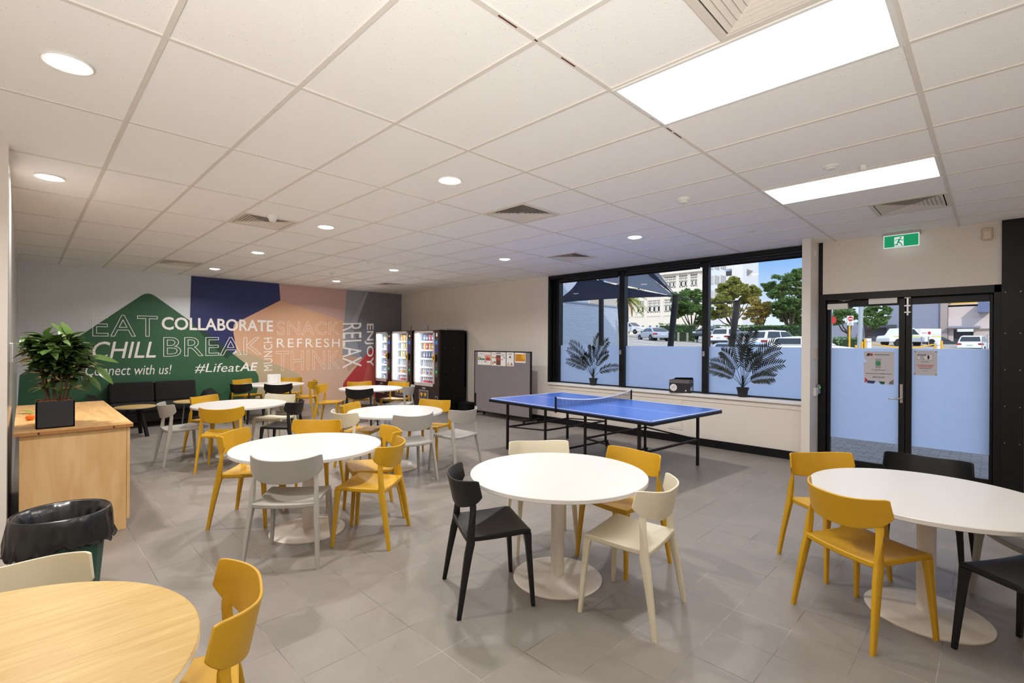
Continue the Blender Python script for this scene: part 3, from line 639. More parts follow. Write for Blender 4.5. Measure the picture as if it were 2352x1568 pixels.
for col, x, y, deg, lb in CHAIRS:
    rz = math.radians(deg - 90)
    if col not in PROTO:
        t = make_chair(col); PROTO[col] = t; register(t); t.location = (x, y, 0); t.rotation_euler.z = rz; t['label'] = lb; t['group'] = 'moulded plastic cafe chairs'
    else: dup(PROTO[col], (x, y, 0), rz, lb, 'moulded plastic cafe chairs')
for px in (1168.5, 1175.5):
    p = PROTO['black'].matrix_world.inverted() if False else (Matrix.Translation(PROTO['black'].location) @ Matrix.Rotation(math.radians(62.1 - 90), 4, 'Z')).inverted()
    q = p @ atZ(px, 1212.5, 0.4585)
    MB().use(mat('cap_grey', (70, 70, 74), 0.4)).lathe([(0.008, 0.0), (0.007, 0.004), (0.0, 0.0045)], 14, c=(q.x, q.y, 0.4535)).build('screw_cap', parent=PROTO['black'])
# ------------------------------------------------------------------ round tables
BASEM = mat('worn_white_steel', (222, 214, 203), 0.38, noise=0.10, nscale=14, spec=0.5)
OAK = woodmat('oak_laminate', (188, 154, 90), (206, 176, 114), (14, 1.2, 1), 2.2, 0.4)
EDGE = mat('table_edge', (240, 232, 214), 0.45)
def make_table(label, loc, topm, first=None):
    t = thing('round_table', label, 'table', (*loc, 0), 0, 'round pedestal tables')
    b = MB().use(topm); b.lathe([(0.0, 0.722), (0.597, 0.722), (0.600, 0.719)], 72)
    b.use(EDGE if topm is OAK else WHITE); b.lathe([(0.600, 0.719), (0.600, 0.698), (0.596, 0.695), (0.0, 0.695)], 72); b.build('tabletop', parent=t, smooth=True)
    MB().use(BASEM).lathe([(0.046, 0.012), (0.046, 0.694), (0.16, 0.6945), (0.16, 0.695)], 32).build('column', parent=t, smooth=True)
    MB().use(BASEM).lathe([(0.30, 0.0), (0.302, 0.008), (0.296, 0.013), (0.18, 0.022), (0.06, 0.027), (0.046, 0.03), (0.0, 0.03)], 64).build('table_base', parent=t, smooth=True)
    return t
TABLES = [(-2.118, 2.589, 'white round table in the middle of the room, scuffed base in full view'), (-4.151, 1.719, 'white round table ringed by one grey and four yellow chairs'), (-0.28, 3.812, 'white round table in front of the glass doors'),
          (-7.62, 2.18, 'white round table in front of the sofa'), (-5.50, 3.41, 'white round table with three pale chairs in front of the vending machines'), (-10.79, 3.725, 'far white round table with white papers standing on it'), (-8.615, 4.785, 'far white round table right beside the red mural part')]
for i, (x, y, lb) in enumerate(TABLES):
    if i == 0: T0 = make_table(lb, (x, y), WHITE); register(T0)
    else: dup(T0, (x, y, 0), i * 0.7, lb)
make_table('round table with pale oak top in the lower left corner', (-1.872, -0.195), OAK)
t = thing('paper_stand', 'white papers standing upright on the far table by the mural', 'papers', (-10.93, 3.79, 0.722), math.radians(50))
for k, (dx, dy, r) in enumerate(((-0.07, 0.0, 0.1), (0.06, 0.02, -0.15))):
    b = MB().use(PAPER)
    b.slab(lambda u, v: ((dx - 0.065 + 0.13 * u, dy + 0.03 * math.sin(u * PI) * (1 if k else -1) + r * 0.2 * u, 0.001 + 0.19 * v), (0, 1, 0)), 8, 1, 0.05); b.build('paper_pack', parent=t, bevel=0.004)
# ------------------------------------------------------------------ table tennis table
def pingpong():
    t = thing('table_tennis_table', 'blue table tennis table with net and black legs by the window', 'table tennis table', (-4.005, 5.74, 0), math.radians(-4.4))
    BL = mat('tennis_blue', (66, 104, 190), 0.28, spec=0.9, noise=0.02); LN = mat('tennis_line', (226, 232, 240), 0.4); L, W, z = 1.43, 0.805, 0.76
    for s in (-1, 1):
        x0, x1 = (0.004, L) if s > 0 else (-L, -0.004)
        b = MB().use(BL).box(x0, x1, -W, W, z - 0.018, z); b.use(BLACK).box(x0 + 0.0, x1, -W - 0.004, -W + 0.02, z - 0.05, z - 0.016); b.box(x0, x1, W - 0.02, W + 0.004, z - 0.05, z - 0.016)
        xe = x1 if s > 0 else x0
        b.box(min(xe - s * 0.02, xe + s * 0.004), max(xe - s * 0.02, xe + s * 0.004), -W - 0.004, W + 0.004, z - 0.05, z - 0.016)
        h = 0.0008; b.use(LN)
        b.box(x0, x1, -W, -W + 0.02, z, z + h); b.box(x0, x1, W - 0.02, W, z, z + h); b.box(min(xe, xe - s * 0.02), max(xe, xe - s * 0.02), -W, W, z, z + h); b.box(x0, x1, -0.002, 0.002, z, z + h)
        b.build('table_half', parent=t)
        # frames
        ex = s * 1.17; ix = s * 0.36
        for y in (-W + 0.15, W - 0.13):
            MB().use(BLACK).box(ex - 0.016, ex + 0.016, y - 0.016, y + 0.016, 0, z - 0.05).build('leg', parent=t, bevel=0.002)
            MB().use(BLACK).box(ix - 0.014, ix + 0.014, y - 0.014, y + 0.014, 0.10 if y > 0 else 0.07, z - 0.05).build('leg', parent=t, bevel=0.002)
            b = MB().use(BLACK); b.bar((ix, y, 0.40), (ex, y, 0.345), 0.018); b.build('side_brace', parent=t)
        for q in ((ex - 0.012, ex + 0.012, -W + 0.15, W - 0.13, 0.33, 0.355), (ex - 0.012, ex + 0.012, -W + 0.10, W - 0.10, z - 0.055, z - 0.03), (ix - 0.012, ix + 0.012, -W + 0.15, W - 0.13, 0.39, 0.41)): bx('cross_rail', BLACK, t, *q)
        # wheeled foot
        b = MB().use(BLACK); b.box(ix - 0.014, ix + 0.014, -W + 0.10, W - 0.08, 0.075, 0.10); b.build('foot_rail', parent=t)
        for y in (-W + 0.12, W - 0.10):
            MB().use(BLACKM).lathe([(0.0, -0.012), (0.035, -0.012), (0.037, 0), (0.035, 0.012), (0.0, 0.012)], 18, mx=Matrix.Translation((ix, y, 0.037)) @ Matrix.Rotation(PI / 2, 4, 'Y')).build('wheel', parent=t, smooth=True)
    # net
    n = MB().use(mat('net_mesh', (26, 32, 62), 0.8))
    sag = lambda v: 0.135 - 0.075 * math.sin(PI * min(1, max(0, v))) ** 0.9
    zb = z + 0.008; y0, y1 = -W - 0.02, W + 0.03
    K = 90
    for i in range(K + 1):
        v = i / K; y = y0 + (y1 - y0) * v; n.box(-0.0012, 0.0012, y - 0.0016, y + 0.0016, zb, zb + sag(v))
    for j in range(7):
        q = j / 7
        for i in range(30):
            v0, v1 = i / 30, (i + 1) / 30; n.bar((0, y0 + (y1 - y0) * v0, zb + sag(v0) * q), (0, y0 + (y1 - y0) * v1, zb + sag(v1) * q), 0.0022)
    n.build('net', parent=t)
    b = MB().use(LN)
    for i in range(30):
        v0, v1 = i / 30, (i + 1) / 30; b.bar((0, y0 + (y1 - y0) * v0, zb + sag(v0)), (0, y0 + (y1 - y0) * v1, zb + sag(v1)), 0.004, 0.014)
    b.build('net_tape', parent=t)
    for y in (y0, y1): MB().use(BLACK).box(-0.012, 0.012, y - 0.008, y + 0.008, z - 0.06, z + 0.15).build('net_post', parent=t, bevel=0.003)
pingpong()
# ------------------------------------------------------------------ pinboard
def pinboard():
    y = 7.13; x0, x1 = -8.265, -6.545; z0, z1 = 0.10, 1.445
    t = thing('pinboard', 'grey fabric pinboard on black frame standing before the wall', 'pinboard', (x0, y, 0))
    w_ = x1 - x0
    bx('board_panel', mat('grey_felt', (128, 120, 124), 0.9, noise=0.06, nscale=160), t, 0.02, w_ - 0.02, 0.0, 0.03, z0 + 0.02, z1 - 0.02)
    f = MB().use(BLACK); f.box(0, w_, -0.004, 0.036, z1 - 0.022, z1); f.box(0, w_, -0.004, 0.036, z0, z0 + 0.022); f.box(0, 0.022, -0.004, 0.036, z0, z1); f.box(w_ - 0.022, w_, -0.004, 0.036, z0, z1); f.build('board_frame', parent=t, bevel=0.003)
    for s, x in ((0, 0.05), (1, w_ - 0.012)):
        b = MB().use(BLACK); b.box(x - 0.02, x + 0.02, -0.012, 0.045, 0.07, 0.5); b.box(x - 0.02, x + 0.02, -0.2, 0.28, 0.065, 0.09); b.build('foot', parent=t, bevel=0.003)
        for yy in (-0.18, 0.26): MB().use(BLACKM).lathe([(0, -0.012), (0.03, -0.012), (0.03, 0.012), (0, 0.012)], 14, mx=Matrix.Translation((x, yy, 0.032)) @ Matrix.Rotation(PI / 2, 4, 'Y')).build('castor', parent=t, smooth=True)
    def sheet(label, xa, xb, za, zb_, art):
        s = thing('poster', label, 'poster', ((xa + xb) / 2, y - 0.001, (za + zb_) / 2), 0, 'posters pinned along the top of the pinboard')
        hw, hh = (xb - xa) / 2, (zb_ - za) / 2
        bx('paper', PAPER, s, -hw, hw, -0.002, 0, -hh, hh)
        q = MB()
        def R(m, a, b, c, d): flat(q.use(m), [(-hw + 2 * hw * a, -0.0026 - 0.0001 * len(q.f) % 0.001, -hh + 2 * hh * c), (-hw + 2 * hw * b, -0.0026 - 0.0001 * len(q.f) % 0.001, -hh + 2 * hh * c), (-hw + 2 * hw * b, -0.0026 - 0.0001 * len(q.f) % 0.001, -hh + 2 * hh * d), (-hw + 2 * hw * a, -0.0026 - 0.0001 * len(q.f) % 0.001, -hh + 2 * hh * d)])
        art(R); q.build('print', parent=s, fix=False)
    TL = mat('poster_teal', (96, 150, 150), 0.7); PK = mat('poster_pink', (214, 160, 140), 0.7); OR = mat('poster_orange', (222, 150, 40), 0.7); PB = mat('poster_brown', (110, 66, 62), 0.7); LG = mat('poster_leaf', (150, 170, 90), 0.7); RR = mat('poster_red', (190, 74, 66), 0.7)
    def a1(R):
        R(INKG, 0.08, 0.5, 0.83, 0.86); R(OR, 0.5, 0.92, 0.83, 0.86); R(PK, 0.55, 0.98, 0.35, 0.78); R(TL, 0.02, 0.55, 0.36, 0.5); R(LG, 0.02, 0.2, 0.4, 0.6); R(INK, 0.2, 0.24, 0.4, 0.58); R(INK, 0.38, 0.42, 0.4, 0.55); R(RR, 0.62, 0.96, 0.35, 0.55); R(RR, 0.72, 0.84, 0.5, 0.62); R(NAVY, 0.52, 0.68, 0.23, 0.28)
        for k in range(4): R(INKG, 0.1 + 0.2 * k, 0.14 + 0.2 * k, 0.66, 0.72); R(INKG, 0.08 + 0.22 * k, 0.13 + 0.22 * k, 0.2, 0.25)
    def a2(R):
        R(INK, 0.34, 0.66, 0.9, 0.95); R(INKG, 0.06, 0.94, 0.84, 0.865); R(PB, 0.34, 0.66, 0.05, 0.78); R(RR, 0.42, 0.6, 0.4, 0.6); R(PB, 0.26, 0.32, 0.53, 0.66); R(OR, 0.06, 0.2, 0.55, 0.66); R(OR, 0.06, 0.16, 0.08, 0.3); R(PB, 0.2, 0.31, 0.18, 0.32); R(INKG, 0.72, 0.94, 0.74, 0.78); R(INKG, 0.72, 0.8, 0.42, 0.5); R(INKG, 0.86, 0.93, 0.55, 0.66)
    def a3(R):
        R(INK, 0.26, 0.74, 0.83, 0.87); R(INK, 0.4, 0.6, 0.6, 0.7); R(INKG, 0.35, 0.65, 0.56, 0.59); R(OR, 0.08, 0.3, 0.04, 0.14); R(LG, 0.42, 0.58, 0.05, 0.14); R(RR, 0.66, 0.84, 0.04, 0.13); R(INK, 0.2, 0.28, 0.14, 0.24); R(INK, 0.66, 0.78, 0.13, 0.24)
    def a4(R):
        R(OR, 0.03, 0.97, 0.12, 0.86); R(YEL, 0.6, 0.97, 0.4, 0.86)
        for z in (0.72, 0.5, 0.28): R(PB, 0.12, 0.7, z - 0.02, z + 0.02)
        for k in range(7): R(PB, 0.12 + 0.11 * k, 0.15 + 0.11 * k, 0.66, 0.76); R(PB, 0.16 + 0.1 * k, 0.19 + 0.1 * k, 0.44, 0.54); R(PB, 0.14 + 0.12 * k, 0.17 + 0.12 * k, 0.22, 0.33)
        R(INK, 0.86, 0.94, 0.9, 0.97)
    sheet('white poster with colourful city picture, first from the left on pinboard', -8.145, -7.72, 1.135, 1.415, a1); sheet('poster with dark brown centre strip on the pinboard', -7.70, -7.262, 1.13, 1.42, a2); sheet('narrow white poster with small figures at its foot on pinboard', -7.232, -7.022, 1.135, 1.43, a3); sheet('orange poster with brown writing on the pinboard', -6.99, -6.692, 1.215, 1.42, a4)
pinboard()
tag(bx('black_crate', BLACKM, None, -8.93, -8.60, 7.2, 7.5, 0, 0.22, bevel=0.01), 'low black box on floor between the vending machine and the pinboard', 'box')
# ------------------------------------------------------------------ vending machines
VB = mat('vending_black', (9, 9, 10), 0.5, spec=0.25); VBR = mat('vending_brown', (44, 32, 34), 0.3); VSIL = mat('vending_silver', (206, 198, 198), 0.35, metal=0.2); VIN = mat('vending_inside', (236, 240, 244), 0.4)
LED = emit('led_tube', (236, 244, 255), 30.0); SCR = emit('screen_blue', (70, 130, 220), 0.9); KEY = emit('keypad_glow', (84, 84, 190), 0.6); VPAN = mat('vending_panel', (92, 88, 90), 0.4, metal=0.3)
PRODM = [mat('snack_red', (196, 74, 76), 0.35), mat('snack_blue', (104, 124, 180), 0.35), mat('snack_orange', (222, 140, 40), 0.35), mat('snack_white', (226, 228, 232), 0.35), mat('snack_dark', (112, 98, 106), 0.35), mat('snack_yellow', (226, 200, 90), 0.35)]
PROD = {}
def prod_proto(kind, ci):
    k = (kind, ci)
    if k in PROD: return PROD[k]
    b = MB()
    if kind == 'bottle':
        b.use(PRODM[3]).lathe([(0.026, 0), (0.029, 0.01), (0.029, 0.10), (0.014, 0.145), (0.012, 0.155)], 14); b.use(PRODM[ci]).lathe([(0.0295, 0.035), (0.0295, 0.085)], 14); b.lathe([(0.014, 0.155), (0.014, 0.175), (0.0, 0.175)], 12)
    elif kind == 'can':
        b.use(PRODM[ci]).lathe([(0.022, 0), (0.027, 0.006), (0.027, 0.11), (0.022, 0.12), (0, 0.12)], 14)
        b.use(PRODM[3]).lathe([(0.0274, 0.04), (0.0274, 0.075)], 14)
    else:
        b.use(PRODM[ci]).slab(lambda u, v: ((-0.05 + 0.1 * u, 0, 0.16 * v), (0, 1, 0)), 6, 8, 0.006)
        b.use(PRODM[ci])
        b.grid(lambda u, v: (-0.048 + 0.096 * u, -0.022 * math.sin(PI * u) * math.sin(PI * v) - 0.003, 0.16 * v), 8, 8); b.use(PRODM[3]).grid(lambda u, v: (-0.028 + 0.056 * u, -0.004 - 0.022 * math.sin(PI * (0.2 + 0.6 * u)) * math.sin(PI * (0.3 + 0.3 * v)), 0.05 + 0.05 * v), 4, 4)
    o = b.build({'bottle': 'drink_bottle', 'can': 'drink_can', 'bag': 'snack_packet'}[kind], smooth=True); C.objects.unlink(o); PROD[k] = o; return o
def vending(x0, x1, label, rows, wid, pos, extra=False):
    y = 6.733; D = 0.80; H = 1.91; W = x1 - x0
    t = thing('vending_machine', label, 'vending machine', (x0, y, 0), 0, 'black vending machines in a row')
    pw = 0.17 if W > 0.9 else 0.15; fx1 = W - pw; zb, zt = 0.585, 1.895
    b = MB().use(VB)
    b.box(0, W, 0.0, D, 0.02, 0.56); b.box(0, W, 0.0, D, 1.85, H); b.box(0, 0.025, 0.02, D, 0.56, 1.85); b.box(fx1 - 0.03, W, 0.02, D, 0.56, 1.85); b.box(0, W, D - 0.06, D, 0.56, 1.85)
    for zz in (0.35, 0.95, 1.5):
        for yy in (0.16, 0.42, 0.72): b.use(CHROME).box(W, W + 0.001, yy - 0.004, yy + 0.004, zz - 0.004, zz + 0.004)
    b.build('cabinet', parent=t, bevel=0.004)
    bx('lower_front', VBR, t, 0.0, W, -0.02, 0.0, 0.05, 0.575, bevel=0.003); bx('control_front', VBR, t, fx1, W, -0.02, 0.02, 0.575, H, bevel=0.003)
    f = MB().use(VSIL); s = 0.05
    f.box(0, fx1, -0.03, 0.02, zt - s, zt); f.box(0, fx1, -0.03, 0.02, zb, zb + s + 0.03); f.box(0, s * 0.8, -0.03, 0.02, zb, zt); f.box(fx1 - s, fx1, -0.03, 0.02, zb, zt); wf_ = f.build('window_frame', parent=t, bevel=0.004)
    flat(MB().use(GLASSV), [(s * 0.8, -0.008, zb + s), (fx1 - s, -0.008, zb + s), (fx1 - s, -0.008, zt - s), (s * 0.8, -0.008, zt - s)]).build('window_glass', parent=wf_, fix=False)
    n = MB().use(VIN); ix0, ix1, iz0, iz1, iy = 0.027, fx1 - 0.032, 0.6, 1.86, 0.52
    n.box(ix0, ix0 + 0.004, 0.021, iy, iz0, iz1); n.box(ix1 - 0.004, ix1, 0.021, iy, iz0, iz1); n.box(ix0, ix1, iy, iy + 0.004, iz0, iz1); n.box(ix0, ix1, 0.021, iy, iz0 - 0.004, iz0); n.box(ix0, ix1, 0.021, iy, iz1, iz1 + 0.004); n.build('interior', parent=t)
    b = MB().use(LED); b.box(ix0 + 0.006, ix0 + 0.03, 0.03, 0.05, iz0 + 0.05, iz1 - 0.05); b.box(ix0 + 0.03, ix1 - 0.03, 0.025, 0.045, iz1 - 0.014, iz1 - 0.006); b.build('light_tube', parent=t)
    nr = 6; sh = (iz1 - iz0 - 0.02) / nr; SY = 0.15
    for r in range(nr):
        z = iz0 + 0.012 + sh * r
        m = MB().use(VIN); m.box(ix0 + 0.01, ix1 - 0.006, SY, iy, z - 0.008, z); m.box(ix0 + 0.01, ix1 - 0.006, SY - 0.006, SY, z - 0.03, z + 0.012); m.build('shelf', parent=t)
        kind, cols, lb = rows[r]
        n_ = wid[0] if kind == 'bag' else wid[1]
        for i in range(n_):
            pr = prod_proto(kind, cols[i % len(cols)]); o = pr.copy(); C.objects.link(o)
            o.location = (x0 + ix0 + 0.06 + (ix1 - ix0 - 0.11) * (i + 0.5) / n_, y + SY + 0.045, z + 0.001)
            tag(o, lb % pos, 'snack' if kind == 'bag' else 'drink', 'goods in the %s vending machine' % pos)
    # control panel parts
    cx = fx1 + pw * 0.47
    pn = MB().use(VPAN); pts = rnd_poly([(cx - 0.055, 0.82), (cx + 0.055, 0.82), (cx + 0.055, 1.73), (cx - 0.055, 1.73)], 0.04); pn.prism(pts, 0.008, Matrix.Translation((0, -0.02, 0)) @ Matrix.Rotation(PI / 2, 4, 'X')); cp = pn.build('control_panel', parent=t)
    bx('screen', SCR, cp, cx - 0.035, cx + 0.035, -0.032, -0.028, 1.57, 1.66); bx('keypad', KEY, cp, cx - 0.03, cx + 0.03, -0.032, -0.028, 1.40, 1.51)
    rd = MB().use(YEL).box(cx - 0.085, cx - 0.01, -0.075, -0.028, 1.195, 1.335); rd.use(BLACK).box(cx - 0.01, cx + 0.03, -0.07, -0.028, 1.19, 1.34); rd.box(cx - 0.065, cx - 0.03, -0.077, -0.07, 1.23, 1.30); rd.build('card_reader', parent=cp, bevel=0.006)
    MB().use(emit('button_green', (60, 210, 110), 0.8)).lathe([(0.016, 0), (0.03, 0), (0.03, 0.006), (0.016, 0.006)], 20, mx=Matrix.Translation((cx, -0.028, 0.94)) @ Matrix.Rotation(PI / 2, 4, 'X')).build('return_button', parent=cp)
    bx('coin_slot', CHROME, cp, cx - 0.02, cx + 0.02, -0.034, -0.028, 1.06, 1.09); bx('badge', PAPER, t, cx - 0.03, cx + 0.03, -0.024, -0.02, 1.755, 1.84 if extra else 1.80)
    cc = MB().use(ALU).box(cx - 0.05, cx + 0.05, -0.026, -0.02, 0.24, 0.38); cc.use(BLACKM).box(cx - 0.03, cx + 0.03, -0.028, -0.026, 0.26, 0.36); cc.build('coin_return', parent=t)
    mx = fx1 * 0.5; hw = 0.19 if W > 0.9 else 0.15
    fl = MB().use(ALU).box(mx - hw, mx + hw, -0.028, -0.02, 0.27, 0.49); fl.use(VPAN).box(mx - hw + 0.03, mx + hw - 0.03, -0.032, -0.028, 0.295, 0.465); fp = fl.build('delivery_flap', parent=t, bevel=0.003)
    a = MB().use(YEL)
    for sx in (-0.075, 0.075):
        P = [(0, -0.055), (0.04, -0.01), (0.04, 0.035), (0.02, 0.045), (0.0, 0.03), (-0.02, 0.045), (-0.04, 0.035), (-0.04, -0.01)]
        flat(a, [(mx + sx + p, -0.0335, 0.385 + q) for p, q in P])
    a.build('arrow_marks', parent=fp, fix=False)
    pz = MB().use(PAPER); text_into(pz, 'PUSH', (mx - 0.065, -0.0215, 0.515), (0.13, 0, 0), (0, 0, 0.038), bold=0.015); pz.build('lettering', parent=t, fix=False)
G = [('bottle', [0], 'red-capped drink bottle on the bottom shelf of the %s vending machine'), ('bottle', [2, 3, 1, 3], 'bottle on the second shelf from below in the %s vending machine'), ('bottle', [3], 'clear water bottle on the third shelf from below in the %s vending machine'),
     ('bag', [4, 1], 'dark snack packet on the third shelf from the top of the %s vending machine'), ('bag', [2, 0, 5], 'colourful snack packet on the second shelf from the top of the %s vending machine'), ('bag', [1, 4, 0], 'snack packet on the top shelf of the %s vending machine')]
G2 = [('bottle', [0, 0], G[0][2]), ('bottle', [2, 5], G[1][2]), ('bottle', [3], G[2][2]), ('bag', [5, 3], G[3][2].replace('dark', 'pale')), ('bag', [3, 5], G[4][2].replace('colourful', 'pale')), ('bag', [2, 5], G[5][2])]
vending(-10.03, -9.02, 'nearest vending machine, its black side in full view', G, (6, 9), 'nearest', True)
vending(-11.04, -10.13, 'middle vending machine of the three against the wall', G2, (5, 8), 'middle')
vending(-11.86, -11.09, 'farthest vending machine in the corner by the mural', [('can', [3, 1], G[0][2].replace('red-capped drink bottle', 'can')), ('can', [1, 3], G[1][2].replace('bottle', 'can')), ('can', [1], G[2][2].replace('clear water bottle', 'blue can')), ('can', [0, 3], 'can on the third shelf from the top of the %s vending machine'), ('can', [3], 'white can on the second shelf from the top of the %s vending machine'), ('can', [3, 5], 'can on the top shelf of the %s vending machine')], (4, 6), 'farthest')
t = thing('flat_panel', 'thin grey board lying on top of the nearest vending machine', 'board', (-9.35, 7.2, 1.91)); bx('board', ALU, t, -0.3, 0.26, -0.15, 0.3, 0, 0.03); MB().use(BLACK).tube([(0.0, 0, 0.03), (0.0, 0, 0.06)], 0.006, 6).build('stud', parent=t)
for x, lb in ((-10.0, 'thin black aerial on top of the nearest vending machine'), (-10.75, 'thin black aerial on top of the middle vending machine')):
    MB_ = MB().use(BLACK).tube([(x, 7.1, 1.91), (x + 0.01, 7.1, 2.05)], 0.006, 6).build('aerial'); tag(MB_, lb, 'aerial')
# ------------------------------------------------------------------ cupboard, plant, fruit
BIRCH = woodmat('birch_panel', (210, 168, 112), (224, 188, 136), (0.8, 6, 1.0), 2.0, 0.4, 0.4, 0.6); PLY = woodmat('ply_top', (206, 158, 96), (230, 188, 128), (1.0, 7, 1), 2.6, 0.38); PLYE = mat('ply_edge', (170, 118, 66), 0.7, noise=0.25, nscale=40)
def cupboard():
    t = thing('cupboard', 'low birch cupboard with plywood top beside the left wall', 'cupboard', (-5.25, 0, 0))
    b = MB().use(BIRCH); b.box(-2.1, 0.0, -0.02, 0.625, 0.0, 0.872); b.build('carcass', parent=t, bevel=0.003)
    for i in range(3): bx('door', BIRCH, t, -2.1 + 0.7 * i + 0.002, -2.1 + 0.7 * i + 0.698, 0.627, 0.648, 0.09, 0.868, bevel=0.002)
    b = MB().use(PLY).box(-2.18, 0.035, -0.05, 0.665, 0.8985, 0.902); b.use(PLYE).box(-2.18, 0.035, -0.05, 0.665, 0.874, 0.8985)
    b.use(BLACKM); 
    for y in (0.08, 0.53): b.box(0.0345, 0.0355, y, y + 0.012, 0.878, 0.89)
    b.build('worktop', parent=t)
cupboard()
random.seed(5)
LEAFG = leafmat('ficus_leaf', (72, 96, 46), 0.55, 0.18, 0.12)
def leaf_quad(mb, p, d, up, L, W, curl=0.25, seg=5):
    d = d.normalized(); s = d.cross(up)
    if s.length < 1e-3: s = Vector((1, 0, 0))
    s.normalize(); n = s.cross(d).normalized(); vs = []; fs = []
    for i in range(seg + 1):
        q = i / seg; wd = W * (math.sin(PI * min(1, 0.06 + 0.94 * q) ** 0.85) ** 0.8 if 0 < q < 1 else 0.04)
        c = p + d * L * q - n * curl * L * q * q
        vs += [c - s * wd / 2 + n * wd * 0.10, c - n * 0.0, c + s * wd / 2 + n * wd * 0.10]
    for i in range(seg):
        a = i * 3; fs += [(a, a + 1, a + 4, a + 3), (a + 1, a + 2, a + 5, a + 4)]
    mb.add(vs, fs)
def pot_plant():
    base = Vector((-5.45, 0.185, 0.902))
    t = thing('potted_plant', 'leafy rubber plant in a square black planter on the cupboard', 'plant', base)
    S = 0.115; H = 0.215
    b = MB().use(mat('planter_black', (34, 37, 42), 0.6, noise=0.12, nscale=60)); b.box(-S, S, -S, S, 0, 0.012)
    for a in ((-S, S, -S, -S + 0.012), (-S, S, S - 0.012, S), (-S, -S + 0.012, -S, S), (S - 0.012, S, -S, S)): b.box(*a, 0, H)
    b.build('planter', parent=t, bevel=0.003)
    k = MB().use(leafmat('bark_mulch', (140, 84, 46), 0.5, 0.8, 0)); b0 = random.Random(3)
    k.box(-S + 0.013, S - 0.013, -S + 0.013, S - 0.013, H - 0.06, H - 0.025)
    for i in range(170):
        c = Vector((b0.uniform(-S + 0.02, S - 0.02), b0.uniform(-S + 0.02, S - 0.02), H - 0.02 + b0.uniform(0, 0.022))); a = Matrix.Translation(c) @ Matrix.Rotation(b0.uniform(0, PI), 4, 'Z') @ Matrix.Rotation(b0.uniform(-0.5, 0.5), 4, 'X'); k.box(-0.018, 0.018, -0.005, 0.005, -0.003, 0.003, mx=a)
    k.build('bark_mulch', parent=t)
    st = MB().use(mat('stem_brown', (96, 72, 50), 0.8, noise=0.2, nscale=40)); lf = MB().use(LEAFG); r = random.Random(11)
    tips = []
    stems = [(-0.05, -0.03, -0.10, -0.10, 0.34), (-0.02, -0.04, -0.05, -0.16, 0.42), (0.0, 0.0, -0.02, -0.02, 0.46), (-0.03, 0.03, -0.12, 0.05, 0.50), (0.02, 0.05, 0.0, 0.11, 0.44), (0.05, 0.04, 0.10, 0.14, 0.33), (0.03, 0.02, 0.06, 0.08, 0.52), (-0.04, 0.0, -0.16, -0.06, 0.52), (0.04, 0.06, 0.02, 0.17, 0.30)]
    for x, y, tx, ty, h in stems:
        p0 = Vector((x, y, H - 0.03)); p1 = Vector((x * 0.8 + tx * 0.3, y * 0.8 + ty * 0.3, H + h * 0.5)); p2 = Vector((tx, ty, H + h)); st.tube([p0, p1, p2], [0.009, 0.007, 0.005], 7)
        for q in (0.35, 0.6, 0.8, 0.93, 1.0):
            tips.append((p0.lerp(p2, q) if q < 0.5 else p1.lerp(p2, (q - 0.5) * 2), q, Vector((tx, ty, 0))))
    for k in range(60):
        v = Vector((r.gauss(0, 1), r.gauss(0, 1), r.gauss(0, 1))).normalized() * r.uniform(0.5, 1) ** 0.5; p = Vector((v.x * 0.17 - 0.02, v.y * 0.15 + 0.0, H + 0.36 + v.z * 0.17)); tips.append((p, 0.8, Vector((p.x, p.y, 0)) * 1.5))
    for p, q, out in tips:
        n = 3 if q < 0.7 else 7 if q > 0.95 else 5
        for i in range(n):
            a = r.uniform(0, 2 * PI); e = r.uniform(-0.3, 0.6) if q < 0.9 else r.uniform(0.0, 1.15)
            d = Vector((math.cos(a) * math.cos(e), math.sin(a) * math.cos(e), math.sin(e))) + out * 0.8
            L = r.uniform(0.09, 0.165); tipy = (base + p + d.normalized() * L).y
            if tipy < -0.055: d.y = abs(d.y) * 0.3
            leaf_quad(lf, p, d, Vector((r.uniform(-0.3, 0.3), r.uniform(-0.3, 0.3), 1)), L, L * r.uniform(0.36, 0.46), r.uniform(0.05, 0.5))
    for (y, z, dy, dz, L) in ((0.16, 0.22, 0.06, -0.22, 0.17), (0.20, 0.2, 0.12, -0.18, 0.16), (0.24, 0.27, 0.14, -0.16, 0.2), (0.22, 0.36, 0.22, -0.06, 0.19)):
        leaf_quad(lf, Vector((0.05, y, H + z)), Vector((0.03, dy, dz)), Vector((0.6, 0, 0.8)), L, L * 0.36, 0.1)
    st.build('stem', parent=t, smooth=True); lf.v = [(x, max(y, YL + 0.012 - base.y), z) for x, y, z in lf.v]
    o = lf.build('foliage', parent=t, smooth='full', fix=False)
pot_plant()
t = thing('mandarin', 'small orange mandarin on the cupboard left of the planter', 'fruit', (-6.0, 0.045, 0.902)); MB().use(mat('orange_peel', (236, 118, 24), 0.5, bump=0.1, bscale=120)).lathe([(0, 0), (0.015, 0.001), (0.028, 0.012), (0.031, 0.026), (0.026, 0.042), (0.012, 0.051), (0, 0.05)], 22).build('peel', parent=t, smooth=True); MB().use(mat('stalk_green', (70, 90, 40), 0.7)).lathe([(0.004, 0.048), (0.004, 0.054), (0, 0.054)], 8).build('stalk', parent=t)
lf = MB().use(leafmat('fallen_leaf', (150, 160, 60), 0.2, 0.5, 0.1)); leaf_quad(lf, Vector((-6.62, -0.03, 0.925)), Vector((0.5, 0.5, 0.02)), Vector((0, 0, 1)), 0.15, 0.07, 0.15); tag(lf.build('fallen_leaf', fix=False), 'yellow-green fallen leaf at the wall end of the cupboard', 'leaf')
